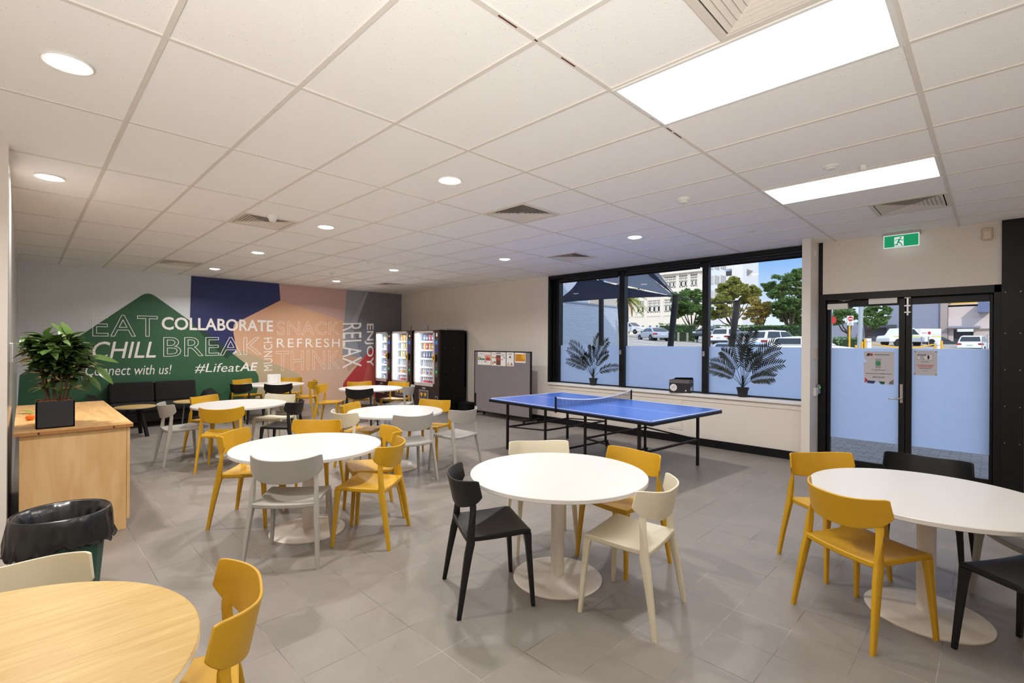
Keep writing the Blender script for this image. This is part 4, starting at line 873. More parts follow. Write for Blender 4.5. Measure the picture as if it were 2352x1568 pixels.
# ------------------------------------------------------------------ rubbish bin
def bin_():
    t = thing('rubbish_bin', 'dark green bin lined with a black bag beside the cupboard', 'bin', (-3.93, 0.165, 0))
    b = MB().use(mat('bin_green', (22, 74, 58), 0.45)); seg = 72; prof = [(0.155, 0.0), (0.165, 0.02), (0.205, 0.52), (0.214, 0.56)]; vs = []; fs = []
    for i in range(seg):
        a = 2 * PI * i / seg; f = 1 + (0.018 if (i // 2) % 2 else 0)
        for r, z in prof: vs.append((r * f * math.cos(a), r * f * math.sin(a), z))
    n = len(prof)
    for i in range(seg):
        j = (i + 1) % seg
        for k in range(n - 1): fs.append((i * n + k, j * n + k, j * n + k + 1, i * n + k + 1))
    fs.append(tuple(i * n for i in range(seg - 1, -1, -1))); b.add(vs, fs); b.build('bin_body', parent=t, smooth=True)
    g = MB().use(mat('bin_bag', (20, 20, 22), 0.28, spec=0.6)); r_ = random.Random(2); seg = 96
    ph = [r_.uniform(0, 6.28) for _ in range(8)]
    def W(a, k): return sum(math.sin(a * f + ph[i] + k * 2) for i, f in enumerate((5, 9, 14, 21, 33))) / 5
    rows = [(0.135, 0.20), (0.160, 0.38), (0.184, 0.54), (0.206, 0.585), (0.222, 0.592), (0.229, 0.585), (0.234, 0.54), (0.243, 0.47), (0.250, 0.425), (0.246, 0.40), (0.236, 0.41)]
    vs = []; fs = []; n = len(rows)
    for i in range(seg):
        a = 2 * PI * i / seg
        for k, (r, z) in enumerate(rows):
            amp = 0.0 if k in (3, 4, 5) else 0.014
            dz = 0.03 * W(a, 1) + 0.02 * math.sin(a * 2 + 1) if k >= 7 else 0
            vs.append(((r + amp * W(a + k * 0.25, k)) * math.cos(a), (r + amp * W(a + k * 0.25, k)) * math.sin(a), z + dz))
    for i in range(seg):
        j = (i + 1) % seg
        for k in range(n - 1): fs.append((i * n + k, j * n + k, j * n + k + 1, i * n + k + 1))
    fs.append(tuple(i * n for i in range(seg))); g.add(vs, fs); g.build('bin_liner', parent=t, smooth='full', fix=False)
bin_()
# ------------------------------------------------------------------ sofa and side tables
def sofa():
    SF = mat('sofa_fabric', (27, 26, 25), 0.95, noise=0.15, nscale=120)
    t = thing('sofa', 'black two-seat sofa against the green part of the mural', 'sofa', (XW + 0.04, 1.83, 0))
    hw = 0.92
    bx('seat_base', SF, t, 0.04, 0.80, -hw + 0.1, hw - 0.1, 0.14, 0.30, bevel=0.02)
    for s in (-1, 1):
        bx('seat_cushion', SF, t, 0.2, 0.84, min(0, s * 0.70), max(0, s * 0.70), 0.29, 0.43, bevel=0.04)
        b = MB().use(SF); b.slab(lambda u, v: ((0.17 - 0.10 * v, (s * 0.005 + s * 0.70 * u) if True else 0, 0.40 + 0.40 * v), (1, 0, 0.25)), 6, 6, 0.17); b.build('back_cushion', parent=t, bevel=0.045, bseg=3)
        def arm(u, v):
            q = u; z = 0.16 + 0.46 * (q if q < 1 else 1)
            return (0.04 + 0.78 * v, s * (0.72 + 0.23 * q ** 0.6), 0.16 + 0.44 * math.sin(q * PI / 2) - 0.10 * v * q), (0, s, 0.3)
        MB().use(SF).slab(arm, 8, 6, 0.12).build('armrest', parent=t, bevel=0.04, bseg=3)
        for xx in (0.1, 0.76): MB().use(BLACK).tube([(xx, s * 0.8, 0), (xx, s * 0.78, 0.15)], 0.018, 8).build('leg', parent=t, smooth=True)
sofa()
def side_table(x, y, lab, legs):
    t = thing('side_table', lab, 'side table', (x, y, 0), 0, 'small oak side tables at the sofa')
    b = MB().use(OAK).lathe([(0, 0.50), (0.285, 0.50), (0.29, 0.495)], 48); b.use(EDGE).lathe([(0.29, 0.495), (0.27, 0.478), (0, 0.478)], 48); b.build('tabletop', parent=t, smooth=True)
    for k in range(legs):
        a = 0.6 + 2 * PI * k / legs
        if legs == 3: MB().use(BLACKM).bar((0.10 * math.cos(a), 0.10 * math.sin(a), 0.478), (0.24 * math.cos(a), 0.24 * math.sin(a), 0.0), 0.05, 0.035).build('leg', parent=t)
        else: MB().use(mat('leg_grey', (96, 100, 104), 0.4)).tube([(0.16 * math.cos(a), 0.16 * math.sin(a), 0.478), (0.22 * math.cos(a), 0.22 * math.sin(a), 0.0)], 0.01, 8).build('leg', parent=t)
side_table(-10.33, 1.345, 'round oak side table with thick black legs before the sofa', 3); side_table(-10.62, 2.22, 'oak side table with thin legs partly hidden behind the yellow chair', 4)
# ------------------------------------------------------------------ things on the window sill
PALM = leafmat('palm_leaf', (12, 26, 14), 0.5, 0.5, 0.04)
def palm(x, y, scale_pot, fronds, label, seed):
    t = thing('potted_palm', label, 'plant', (x, y, SILL), 0, 'potted palms on the window sill')
    k = scale_pot; r = random.Random(seed)
    b = MB().use(mat('pot_black', (38, 39, 43), 0.5)); b.lathe([(0, 0.0), (0.058 * k, 0.0), (0.074 * k, 0.108 * k), (0.082 * k, 0.108 * k), (0.084 * k, 0.135 * k), (0.077 * k, 0.135 * k), (0.072 * k, 0.115 * k), (0, 0.115 * k)], 32); b.build('pot', parent=t, smooth=True)
    zt = 0.115 * k
    MB().use(mat('soil', (40, 30, 24), 0.95)).lathe([(0.074 * k, zt + 0.002), (0, zt + 0.008)], 20).build('soil', parent=t)
    s = MB().use(mat('palm_stem', (44, 60, 36), 0.6))
    for q in range(3): s.tube([(0.012 * math.cos(q * 2.1), 0.012 * math.sin(q * 2.1), zt), (0.006 * math.cos(q * 2), 0.006 * math.sin(q * 2), zt + 0.20)], 0.006, 6)
    s.build('stem', parent=t)
    for dx, dz, lean in fronds:
        m = MB().use(PALM); base = Vector((r.uniform(-0.01, 0.01), 0, zt + 0.01)); tip = Vector((dx, lean, zt + dz))
        mid = Vector((dx * 0.30, lean * 0.4, zt + dz * 0.72 + 0.06)); K = 22; P = []
        for i in range(K + 1):
            u = i / K; P.append(base * (1 - u) ** 2 + mid * 2 * u * (1 - u) + tip * u * u)
        m.tube(P, [0.0045 * (1 - 0.75 * i / K) for i in range(K + 1)], 5)
        Lf = 0.105 + 0.02 * r.random()
        for i in range(int(K * 0.40), K + 1):
            u = (i / K - 0.40) / 0.60; tan = (P[min(K, i + 1)] - P[max(0, i - 1)]).normalized(); side = tan.cross(Vector((0, -1, 0.25))).normalized()
            L = Lf * (0.55 + 0.75 * math.sin(PI * min(1, 0.15 + 0.8 * u))) * r.uniform(0.85, 1.1)
            for sg in (-1, 1):
                d = (side * sg * 0.8 + tan * 0.75 + Vector((0, r.uniform(-0.22, 0.05), -0.10))).normalized(); p = P[i]
                if t.location.y + p.y + d.y * L > GY - 0.02: d.y = -abs(d.y)
                leaf_quad(m, p, d, Vector((0, -1, 0.2)), L, 0.0175 * (0.8 + 0.3 * k), 0.10, 3)
        m.build('frond', parent=t, fix=False)
palm(-5.415, 7.66, 1.0, [(-0.52, 0.70, -0.03), (-0.53, 0.56, -0.10), (-0.40, 0.40, -0.16), (-0.58, 0.33, -0.05), (0.15, 0.83, -0.03), (0.37, 0.72, -0.08), (0.34, 0.49, -0.04), (0.57, 0.25, -0.06), (0.04, 0.62, -0.12), (-0.10, 0.45, -0.15)], 'smaller potted palm in a black pot at the left end of sill', 4)
palm(-2.69, 7.665, 1.06, [(-0.15, 0.79, -0.03), (0.17, 0.87, -0.04), (0.48, 0.70, -0.05), (0.52, 0.58, -0.10), (-0.28, 0.56, -0.06), (-0.42, 0.40, -0.10), (-0.49, 0.28, -0.04), (0.55, 0.40, -0.05), (0.44, 0.20, -0.08), (0.10, 0.62, -0.13), (0.28, 0.50, -0.14), (0.05, 0.80, -0.08)], 'bigger potted palm in a black pot at the right end of sill', 9)
def carton():
    t = thing('paper_carton', 'open black paper carton with white circles on the sill', 'box', (-3.655, 7.655, SILL), math.radians(8))
    X, Y_, Z = 0.165, 0.105, 0.205
    K = mat('carton_black', (40, 38, 40), 0.55); Gk = mat('carton_grey', (104, 102, 100), 0.6)
    b = MB()
    for (a, c) in (((-X, X, -Y_, -Y_ + 0.004), 0), ((-X, X, Y_ - 0.004, Y_), 0), ((-X, -X + 0.004, -Y_, Y_), 0), ((X - 0.004, X, -Y_, Y_), 0)):
        b.use(K).box(*a, 0, Z * 0.76); b.use(Gk).box(*a, Z * 0.76, Z)
    b.use(K).box(-X, X, -Y_, Y_, 0, 0.004); b.build('carton_body', parent=t)
    f = MB().use(K); f.bar((-X + 0.02, Y_ - 0.002, Z), (X, Y_ + 0.0, Z + 0.025), 0.003, 0.004); f.add([(-X, Y_, Z), (X, Y_, Z), (X, Y_ - 0.04, Z + 0.04), (-X + 0.05, Y_ - 0.04, Z + 0.03)], [(0, 1, 2, 3)]); f.add([(X, -Y_, Z), (X, Y_, Z), (X - 0.02, Y_ - 0.05, Z - 0.03), (X - 0.02, -Y_ + 0.03, Z - 0.03)], [(0, 1, 2, 3)]); f.build('flap', parent=t, fix=False)
    p = MB().use(PAPER); MX = Matrix.Rotation(PI / 2, 4, 'X')
    p.lathe([(0.058, 0), (0, 0.0002)], 36, mx=Matrix.Translation((-0.095, -Y_ - 0.0006, 0.08)) @ MX); p.lathe([(0.034, 0), (0, 0.0002)], 30, mx=Matrix.Translation((X + 0.0006, -0.03, 0.06)) @ Matrix.Rotation(PI / 2, 4, 'Y'))
    p.box(X, X + 0.0006, 0.02, 0.07, 0.025, 0.045); p.box(X, X + 0.0006, 0.025, 0.07, 0.055, 0.075); p.box(X, X + 0.0006, 0.03, 0.07, 0.085, 0.10)
    p.use(INK)
    for a in ((-0.125, -0.07, 0.048, 0.0495), (-0.125, -0.07, 0.111, 0.1125), (-0.125, -0.1235, 0.048, 0.1125), (-0.0715, -0.07, 0.048, 0.1125)): p.box(a[0], a[1], -Y_ - 0.0016, -Y_ - 0.0006, a[2], a[3])
    for i, z in enumerate((0.086, 0.077)): p.box(-0.113, -0.083, -Y_ - 0.0016, -Y_ - 0.0006, z, z + 0.004)
    p.use(PAPER).add([(0.09, -Y_ - 0.001, 0.03), (0.12, -Y_ - 0.001, 0.03), (0.105, -Y_ - 0.001, 0.056)], [(0, 1, 2)]); p.build('print', parent=t)
carton()
# ------------------------------------------------------------------ mural
def mural():
    root = thing('mural', 'colourful geometric word mural covering the whole far wall', 'mural', (XW + 0.001, 0, 0))
    def P(pts, lvl):
        out = []
        for px, py, *e in pts:
            v = atX(px, py, XW); z = v.z
            if e and e[0] == 't': z = CZ - 0.004
            if e and e[0] == 'b': z = 0.10
            y = v.y
            if len(e) > 1 and e[1] == 'l': y = YL + 0.001
            if len(e) > 1 and e[1] == 'r': y = YW - 0.001
            out.append((y, min(max(z, 0.10), CZ - 0.004)))
        return out
    b = MB()
    def poly(m, pts, lvl, rads=0):
        q = P(pts, lvl)
        if rads: q = rnd_poly(q, rads)
        flat(b.use(m), [(0.0006 * lvl + 0.0004, y, z) for y, z in q])
    A = lambda n, c: mat('mural_' + n, c, 0.55, noise=0.015, nscale=5)
    LG = A('pale_grey', (226, 232, 236)); GR = A('green', (52, 100, 68)); DG = A('dark_green', (28, 66, 48)); NV = A('navy', (42, 50, 102)); PE = A('peach', (222, 176, 142)); PK = A('pink', (205, 170, 162)); SG = A('steel', (150, 152, 160)); DS = A('slate', (122, 122, 130)); OL = A('sage', (192, 176, 144)); BE = A('beige', (216, 182, 158)); TN = A('tan', (196, 160, 136)); RD = A('red', (184, 58, 58)); LR = A('light_red', (196, 88, 80)); SL = A('light_slate', (166, 166, 174))
    flat(b.use(LG), [(0.0002, YL + 0.001, 0.1), (0.0002, YW - 0.001, 0.1), (0.0002, YW - 0.001, CZ - 0.004), (0.0002, YL + 0.001, CZ - 0.004)])
    poly(BE, [(541, 800), (880, 800), (880, 940, 'b'), (560, 940, 'b')], 1)
    poly(SG, [(795, 662, 't'), (923, 672, 't', 'r'), (923, 930, 'b', 'r'), (872, 930, 'b'), (866, 800), (836, 823), (784, 815)], 1.5)
    poly(DS, [(838, 665, 't'), (923, 672, 't', 'r'), (923, 930, 'b', 'r'), (850, 930, 'b'), (808, 736)], 2)
    poly(SL, [(840, 668, 't'), (846, 668, 't'), (818, 745), (806, 740)], 3)
    poly(PK, [(640, 650, 't'), (796, 662, 't'), (791, 738), (644, 690)], 2)
    poly(PE, [(644, 689.7), (790, 737), (786, 822), (690, 861), (556, 806), (543, 803.5), (535.5, 764), (536, 742), (560, 732)], 3)
    poly(OL, [(536, 813), (556, 805), (690, 859), (692, 935, 'b'), (575, 935, 'b')], 3.5, [0, 0, 0.12, 0, 0])
    poly(TN, [(785, 814), (836, 822), (800, 853)], 4)
    poly(RD, [(784, 884), (850, 803), (868, 796), (880, 930, 'b'), (802, 930, 'b')], 5, [0.15, 0.02, 0.15, 0, 0])
    poly(LR, [(846, 832), (866, 806), (880, 930, 'b'), (820, 930, 'b')], 6)
    poly(NV, [(439, 634, 't'), (641, 650, 't'), (644, 689.7), (560, 732), (535.5, 743), (536, 764), (543, 803.5), (519, 823), (436, 738)], 4, [0, 0, 0, 0, 0.10, 0, 0, 0, 0])
    poly(GR, [(45, 862), (340, 668), (437, 737), (519, 800), (594, 858), (594, 885), (586, 915), (580, 935, 'b'), (45, 935, 'b', 'l')], 5, [0, 0.16, 0, 0, 0.14, 0.2, 0, 0, 0])
    poly(DG, [(436, 737), (480, 768), (534, 812), (520, 824), (484, 790)], 6)
    b.build('painted_shapes', parent=root, fix=False)
    # painted words
    LT = mat('mural_lettering', (255, 250, 246), 0.6); LO = mat('mural_outline', (255, 250, 246), 0.6)
    def word(txt, tl, tr, bl, m=LT, lvl=8, rot=0, **k):
        """tl, tr, bl: picture corners of the word box as read on the wall"""
        a, c, d = (Vector((0.0006 * lvl, *P([q], 0)[0])) for q in (bl, tl, tr))
        q = MB().use(m)
        text_into(q, txt, a, d - c, c - a, **k); q.build('lettering', parent=root, fix=False)
    word('EAT', (212, 721), (362, 725.5), (212, 772), LO, outline=0.009, spacing=1.08)
    word('COLLABORATE', (371, 727), (627, 735.5), (371, 757), bold=0.022)
    word('CHILL', (212, 784), (358, 784), (212, 824), shear=0.22, bold=0.006)
    word('BREAK', (375, 774), (601, 774), (375, 819), LO, outline=0.009, spacing=1.02)
    word('Connect with us!', (196, 839), (394, 837), (196, 863), shear=0.2)
    word('#Lifeat', (447, 834), (551, 833.5), (447, 857), shear=0.2)
    word('AE', (550, 832.5), (592, 832), (550, 852), shear=0.2, bold=0.02)
    word('SNACK', (636, 737), (779, 739), (636, 769), LO, outline=0.006, spacing=1.05)
    word('REFRESH', (635.5, 777), (780, 777.5), (635.5, 798), spacing=1.25)
    word('THINK', (634, 806), (780, 805), (634, 851), LO, outline=0.006, spacing=1.05)
    word('MUNCH', (605.5, 852), (605.5, 776), (625.5, 850), spacing=1.1)
    word('RELAX', (830, 741), (830, 842), (787, 742))
    word('ENJOY', (858, 743), (858, 841), (837.5, 743), bold=0.012)
mural()
# ------------------------------------------------------------------ outside: ground and buildings
_f2 = (_f.x, _f.y); _r2 = (_r.x, _r.y)
def gz(x, y):
    d = _f.x * x + _f.y * y; l = _r.x * x + _r.y * y
    z = 0.0425 * d - 0.05 * (min(l, 23) - 13.6)
    k = min(1, max(0, (y - 11.0) / 4.0))
    return z * k - 0.02 * (1 - k)
ASPH = mat('asphalt', (168, 158, 148), 0.9, noise=0.10, nscale=3)
def paving_mat():
    m = bpy.data.materials.new('paving'); m.use_nodes = True; t = m.node_tree; b = t.nodes['Principled BSDF']
    tc = t.nodes.new('ShaderNodeTexCoord'); br = t.nodes.new('ShaderNodeTexBrick'); br.offset = 0.5
    br.inputs['Scale'].default_value = 1; br.inputs['Brick Width'].default_value = 0.23; br.inputs['Row Height'].default_value = 0.115; br.inputs['Mortar Size'].default_value = 0.006
    br.inputs['Color1'].default_value = lin(128, 122, 122); br.inputs['Color2'].default_value = lin(108, 102, 104); br.inputs['Mortar'].default_value = lin(74, 76, 66)
    t.links.new(tc.outputs['Object'], br.inputs['Vector']); t.links.new(br.outputs['Color'], b.inputs['Base Color']); b.inputs['Roughness'].default_value = 0.75; return m
g = MB().use(ASPH)
xs = [-130 + 4 * i for i in range(66)]; ys = [11.0, 12, 13, 14, 15] + [17 + 4 * i for i in range(36)]
W_ = len(xs); g.add([Vector((x, y, gz(x, y))) for y in ys for x in xs], [(j * W_ + i, j * W_ + i + 1, (j + 1) * W_ + i + 1, (j + 1) * W_ + i) for j in range(len(ys) - 1) for i in range(W_ - 1)])
struct(g.build('ground_car_park', fix=False))
struct(bx('ground_paving', paving_mat(), None, -24, 14, YW + TH, 11.05, -0.25, -0.02))
UP = mat('facade_concrete', (190, 184, 176), 0.8)
struct(bx('roof', UP, None, XW - TH, 9.0, YS - TH - 3, YW + TH + 0.1, CZ + 0.25, 9.0))  # unseen block over the room, added to block sun and shade the car park
struct(bx('roof_fill', UP, None, XE + TH, 9.0, YS - 3, YW + TH, 0, CZ + 0.25))
STU = mat('stucco_cream', (238, 228, 212), 0.8, noise=0.03, nscale=2); STW = mat('stucco_white', (240, 240, 240), 0.8); WIN = mat('window_dark', (30, 34, 40), 0.3); WINB = mat('window_bluish', (104, 122, 142), 0.15); WBR = mat('white_bricks', (206, 214, 226), 0.75, bump=0.3, bscale=12)
SASH = mat('sash_white', (232, 226, 214), 0.6)
def heritage():
    Y = 80.0
    def X(px): return atY(px, 700, Y).x
    def Z(py, px=1500): return atY(px, py, Y).z
    x0, x1 = X(1395), X(1612); zb = 1.0
    t = thing('heritage_building', 'cream heritage building with paned sash windows beyond the car park', 'building', (x0, Y, 0))
    L = x1 - x0
    w_ = MB().use(STU); w_.box(0, L, 0, 3.6, zb, Z(600)); w_.build('facade', parent=t)
    c = MB().use(STU)
    for py, d, h in ((723, 0.12, 0.5), (672, 0.25, 0.4), (628, 0.7, 1.0), (612, 0.4, 0.5)): c.box(-0.2, L + 0.3, -d, 0.1, Z(py) - h / 2, Z(py) + h / 2)
    c.build('cornice', parent=t)
    p = MB().use(STU)
    for px in (1453, 1484, 1521, 1557, 1583, 1606): xx = X(px) - x0; p.box(xx - 0.28, xx + 0.28, -0.2, 0.1, zb, Z(605))
    p.build('pilaster', parent=t)
    for (pa, pb) in ((1462, 1482), (1488, 1519), (1526, 1552), (1560, 1580), (1586, 1603)):
        n = 3 if pb - pa > 22 else 2
        for (ya, yb) in ((717, 690), (664, 640)):
            for k in range(n):
                xa = X(pa + (pb - pa) * (k + 0.12) / n) - x0; xb = X(pa + (pb - pa) * (k + 0.88) / n) - x0; za, zc = Z(ya), Z(yb)
                f = MB().use(SASH); s = 0.14
                f.box(xa, xb, -0.12, 0.02, za, za + s); f.box(xa, xb, -0.12, 0.02, zc - s, zc); f.box(xa, xa + s, -0.12, 0.02, za, zc); f.box(xb - s, xb, -0.12, 0.02, za, zc); f.box(xa, xb, -0.12, 0.02, (za + zc) / 2 - s / 2, (za + zc) / 2 + s / 2); f.box(xa, xb, -0.12, 0.02, za + (zc - za) * 0.74, za + (zc - za) * 0.74 + 0.1)
                for q in (1, 2): f.box(xa + (xb - xa) * q / 3 - 0.05, xa + (xb - xa) * q / 3 + 0.05, -0.12, 0.02, (za + zc) / 2, zc)
                o = f.build('window', parent=t); bx('pane', WIN, o, xa, xb, -0.03, 0.0, za, zc)
    for px in (1466, 1478, 1494, 1510): xa = X(px - 4) - x0; o = bx('window', SASH, t, xa, X(px + 4) - x0, -0.1, 0, Z(763), Z(745)); bx('pane', WINB, o, xa + 0.15, X(px + 4) - x0 - 0.15, -0.12, -0.1, Z(762), Z(747))
heritage()
def tower():
    t = thing('office_tower', 'tall white office block with open corner balconies behind trees', 'building', (atY(1612, 700, 84).x, 84, 0))
    ox, oy = t.location.x, t.location.y
    # bluish side wing running back, with strip windows
    xA = ox; yB = atX(1667, 700, xA).y
    def zz(px, py): return atX(px, py, xA).z
    b = MB().use(STW); b.box(-8, 0, 0, yB - oy, 0, 40); b.build('side_wing', parent=t)
    for (py0, py1) in ((600, 618), (633, 652), (667, 684)):
        for (pa, pb) in ((1614, 1623), (1630, 1637), (1641, 1651), (1655, 1666)):
            A, B = atX(pa, 640, xA), atX(pb, 640, xA); zt, zb = atX((pa + pb) / 2, py0, xA).z, atX((pa + pb) / 2, py1, xA).z
            o = MB().use(WINB).box(-0.05, 0.06, A.y - oy, B.y - oy, zb, zt).build('window', parent=t)
            f = MB().use(SASH)
            for q in (0, 0.33, 0.66, 1): yy = A.y + (B.y - A.y) * q - oy; f.box(0.06, 0.12, yy - 0.12, yy + 0.12, zb, zt)
            f.build('mullion', parent=o)
    # main block
    Yf = yB; x0 = xA; x1 = atY(1706, 640, Yf).x; ye = atX(1742, 640, x1).y
    fl = [atY(1690, p, Yf).z for p in (700, 668, 632, 616, 590, 560)]
    m = MB().use(mat('tower_white', (236, 234, 230), 0.8))
    m.box(0, x1 - ox, Yf - oy, ye - oy, 0, fl[2]); m.box(0, x1 - ox, Yf - oy, ye - oy, fl[3], 60)
    m.box(0, x1 - ox - 9, Yf - oy + 3, ye - oy, fl[2], fl[3]); m.box(x1 - ox - 8, x1 - ox - 6.5, Yf - oy, Yf - oy + 2, fl[2], fl[3]); m.box(x1 - ox - 2.0, x1 - ox, Yf - oy, Yf - oy + 2, fl[2], fl[3]); m.box(x1 - ox - 2, x1 - ox, ye - oy - 3, ye - oy, fl[2], fl[3])
    m.build('tower_block', parent=t)
    bx('balcony_recess', mat('recess_grey', (120, 116, 112), 0.8), t, 0.5, x1 - ox - 9, Yf - oy + 2.6, Yf - oy + 3.05, fl[2], fl[3])
tower()
# white-painted brick wall at the left of the car park
XB = -11.0
def brick_mat():
    m = bpy.data.materials.new('painted_brick'); m.use_nodes = True; t = m.node_tree; b = t.nodes['Principled BSDF']
    tc = t.nodes.new('ShaderNodeTexCoord'); mp = t.nodes.new('ShaderNodeMapping'); mp.inputs['Rotation'].default_value = (PI / 2, 0, PI / 2)
    br = t.nodes.new('ShaderNodeTexBrick'); br.inputs['Scale'].default_value = 1; br.inputs['Brick Width'].default_value = 0.24; br.inputs['Row Height'].default_value = 0.086; br.inputs['Mortar Size'].default_value = 0.006
    br.inputs['Color1'].default_value = lin(200, 208, 220); br.inputs['Color2'].default_value = lin(192, 201, 214); br.inputs['Mortar'].default_value = lin(176, 184, 198)
    sx = t.nodes.new('ShaderNodeSeparateXYZ'); cx = t.nodes.new('ShaderNodeCombineXYZ'); t.links.new(tc.outputs['Object'], sx.inputs[0]); t.links.new(sx.outputs['Y'], cx.inputs['X']); t.links.new(sx.outputs['Z'], cx.inputs['Y'])
    t.links.new(cx.outputs[0], br.inputs['Vector']); t.links.new(br.outputs['Color'], b.inputs['Base Color']); b.inputs['Roughness'].default_value = 0.8
    bp = t.nodes.new('ShaderNodeBump'); bp.inputs['Strength'].default_value = 0.5; bp.inputs['Distance'].default_value = 0.01; bp.invert = True; t.links.new(br.outputs['Fac'], bp.inputs['Height']); t.links.new(bp.outputs[0], b.inputs['Normal']); return m
BRK = brick_mat()
t = thing('brick_building', 'white painted brick side wall with plant box at left of car park', 'building', (XB, 11, 0))
yE = atX(1419, 700, XB).y - 11
MB().use(BRK).box(-0.3, 0, 0, yE, -0.2, 3.13).build('brick_wall', parent=t)
bx('coping', mat('coping_grey', (150, 160, 176), 0.7), t, -0.35, 0.03, 0, yE, 3.11, 3.17)
bx('upper_wall', BRK, t, -1.2, -0.9, -3, yE - 0.8, 0.0, 8.0); bx('plant_box', mat('box_beige', (206, 196, 180), 0.8), t, -0.85, -0.3, atX(1394, 700, XB).y - 11, yE + 0.3, 3.1, 3.95)
bx('end_wall', STU, t, -0.2, 0.06, yE + 0.25, yE + 0.75, 0, 2.55)
# shade posts and sail
SP = mat('post_dark', (40, 42, 48), 0.45, metal=0.3)
def post(pb, pt, Y, lab, r=0.085, Yt=None):
    a = atY(*pb, Y); c = atY(*pt, Yt or Y); d = (a - c); k = (gz(a.x, a.y) - 0.3 - c.z) / d.z; foot = c + d * k
    t = thing('shade_post', lab, 'post', foot, 0, 'dark posts carrying the shade sail')
    m = MB().use(SP); m.tube([(0, 0, 0), c - foot], r, 16); m.build('post_shaft', parent=t, smooth=True)
    m = MB().use(SP); n = (c - foot); m.tube([n, n + n.normalized() * 0.03], r * 1.08, 16); m.build('post_cap', parent=t, smooth=True)
    return c
post((1381, 790), (1381, 640), 13.5, 'vertical dark post in front of the brick wall'); post((1428, 790), (1421, 655), 15.5, 'leaning dark post beside the window mullion', 0.085)
pA = post((1540, 795), (1552, 680), 13.0, 'leaning dark post in the middle window bay'); pB = post((1680, 797), (1694, 692), 15.0, 'leaning dark post behind the bigger palm', 0.09)
SAIL = leafmat('sail_grey', (188, 192, 202), 0.0, 0.85, 0.6); SAILD = leafmat('sail_dark', (98, 108, 134), 0.0, 0.85, 0.5)
t = thing('shade_sail', 'grey shade sail strung between dark posts outside the window', 'shade sail', pA)
def tri(Pa, Pb, Pc, m, name, sag=0.08, n=12):
    b = MB().use(m); vs = []; idx = {}
    cen = (Pa + Pb + Pc) / 3
    for i in range(n + 1):
        for j in range(n + 1 - i):
            k = n - i - j; a, bb, c = i / n, j / n, k / n; p = Pa * a + Pb * bb + Pc * c
            e = min(a, bb, c); pull = sag * 4 * (a * bb + bb * c + a * c) * (1 - 3 * e)
            p = p + (cen - p) * pull; idx[(i, j)] = len(vs); vs.append(p - pA)
    fs = []
    for i in range(n):
        for j in range(n - i):
            fs.append((idx[(i, j)], idx[(i + 1, j)], idx[(i, j + 1)]))
            if i + j < n - 1: fs.append((idx[(i + 1, j)], idx[(i + 1, j + 1)], idx[(i, j + 1)]))
    b.add(vs, fs); o = b.build(name, parent=t, smooth='full', fix=False); md = o.modifiers.new('cloth', 'SOLIDIFY'); md.thickness = 0.006
pL = atY(1268, 696, 12.0); pU = atY(1334, 632, 11.2); pV = atY(1458, 608, 10.6); pW = atY(1479, 602, 10.4); pZ = atY(1492, 598, 10.3)
tri(pA + Vector((-0.05, 0, 0.0)), pL, pU, SAILD, 'sail_panel', 0.14); tri(pA + Vector((-0.05, 0, 0.01)), pU, pV, SAIL, 'sail_panel', 0.0)
tri(pA + Vector((-0.02, 0, 0.02)), pV, pW, SAILD, 'sail_panel', 0.0); tri(pA + Vector((0.0, 0, 0.03)), pW, pZ, SAIL, 'sail_panel', 0.03)
MB().use(SP).tube([Vector((0, 0, 0)), (pB - pA) * 0.5 + Vector((0, 0, -0.12)), pB - pA], 0.018, 6).build('cable', parent=t)
# ------------------------------------------------------------------ planting
TREEM = [leafmat('tree_leaf_olive', (150, 152, 66), 0.4, 0.6, 0.4), leafmat('tree_leaf_green', (100, 132, 66), 0.4, 0.6, 0.4), leafmat('tree_leaf_yellow', (176, 158, 78), 0.4, 0.6, 0.4)]; BARK = mat('bark', (74, 62, 52), 0.9); HEDGE = leafmat('hedge_leaf', (92, 136, 66), 0.45, 0.6, 0.3)
def leaves(mb, c, rad, n, size, r, flatz=0.8):
    for i in range(n):
        while True:
            v = Vector((r.uniform(-1, 1), r.uniform(-1, 1), r.uniform(-1, 1)))
            if 0.25 < v.length < 1: break
        p = Vector(c) + Vector((v.x * rad[0], v.y * rad[1], v.z * rad[2])); a = Vector((r.gauss(0, 1), r.gauss(0, 1), r.gauss(0, 0.7))).normalized(); b_ = a.cross(Vector((r.gauss(0, 1), r.gauss(0, 1), r.gauss(0, 1)))).normalized(); s = size * r.uniform(0.6, 1.3)
        mb.add([p - a * s, p + b_ * s * 0.45, p + a * s, p - b_ * s * 0.45], [(0, 1, 2, 3)])
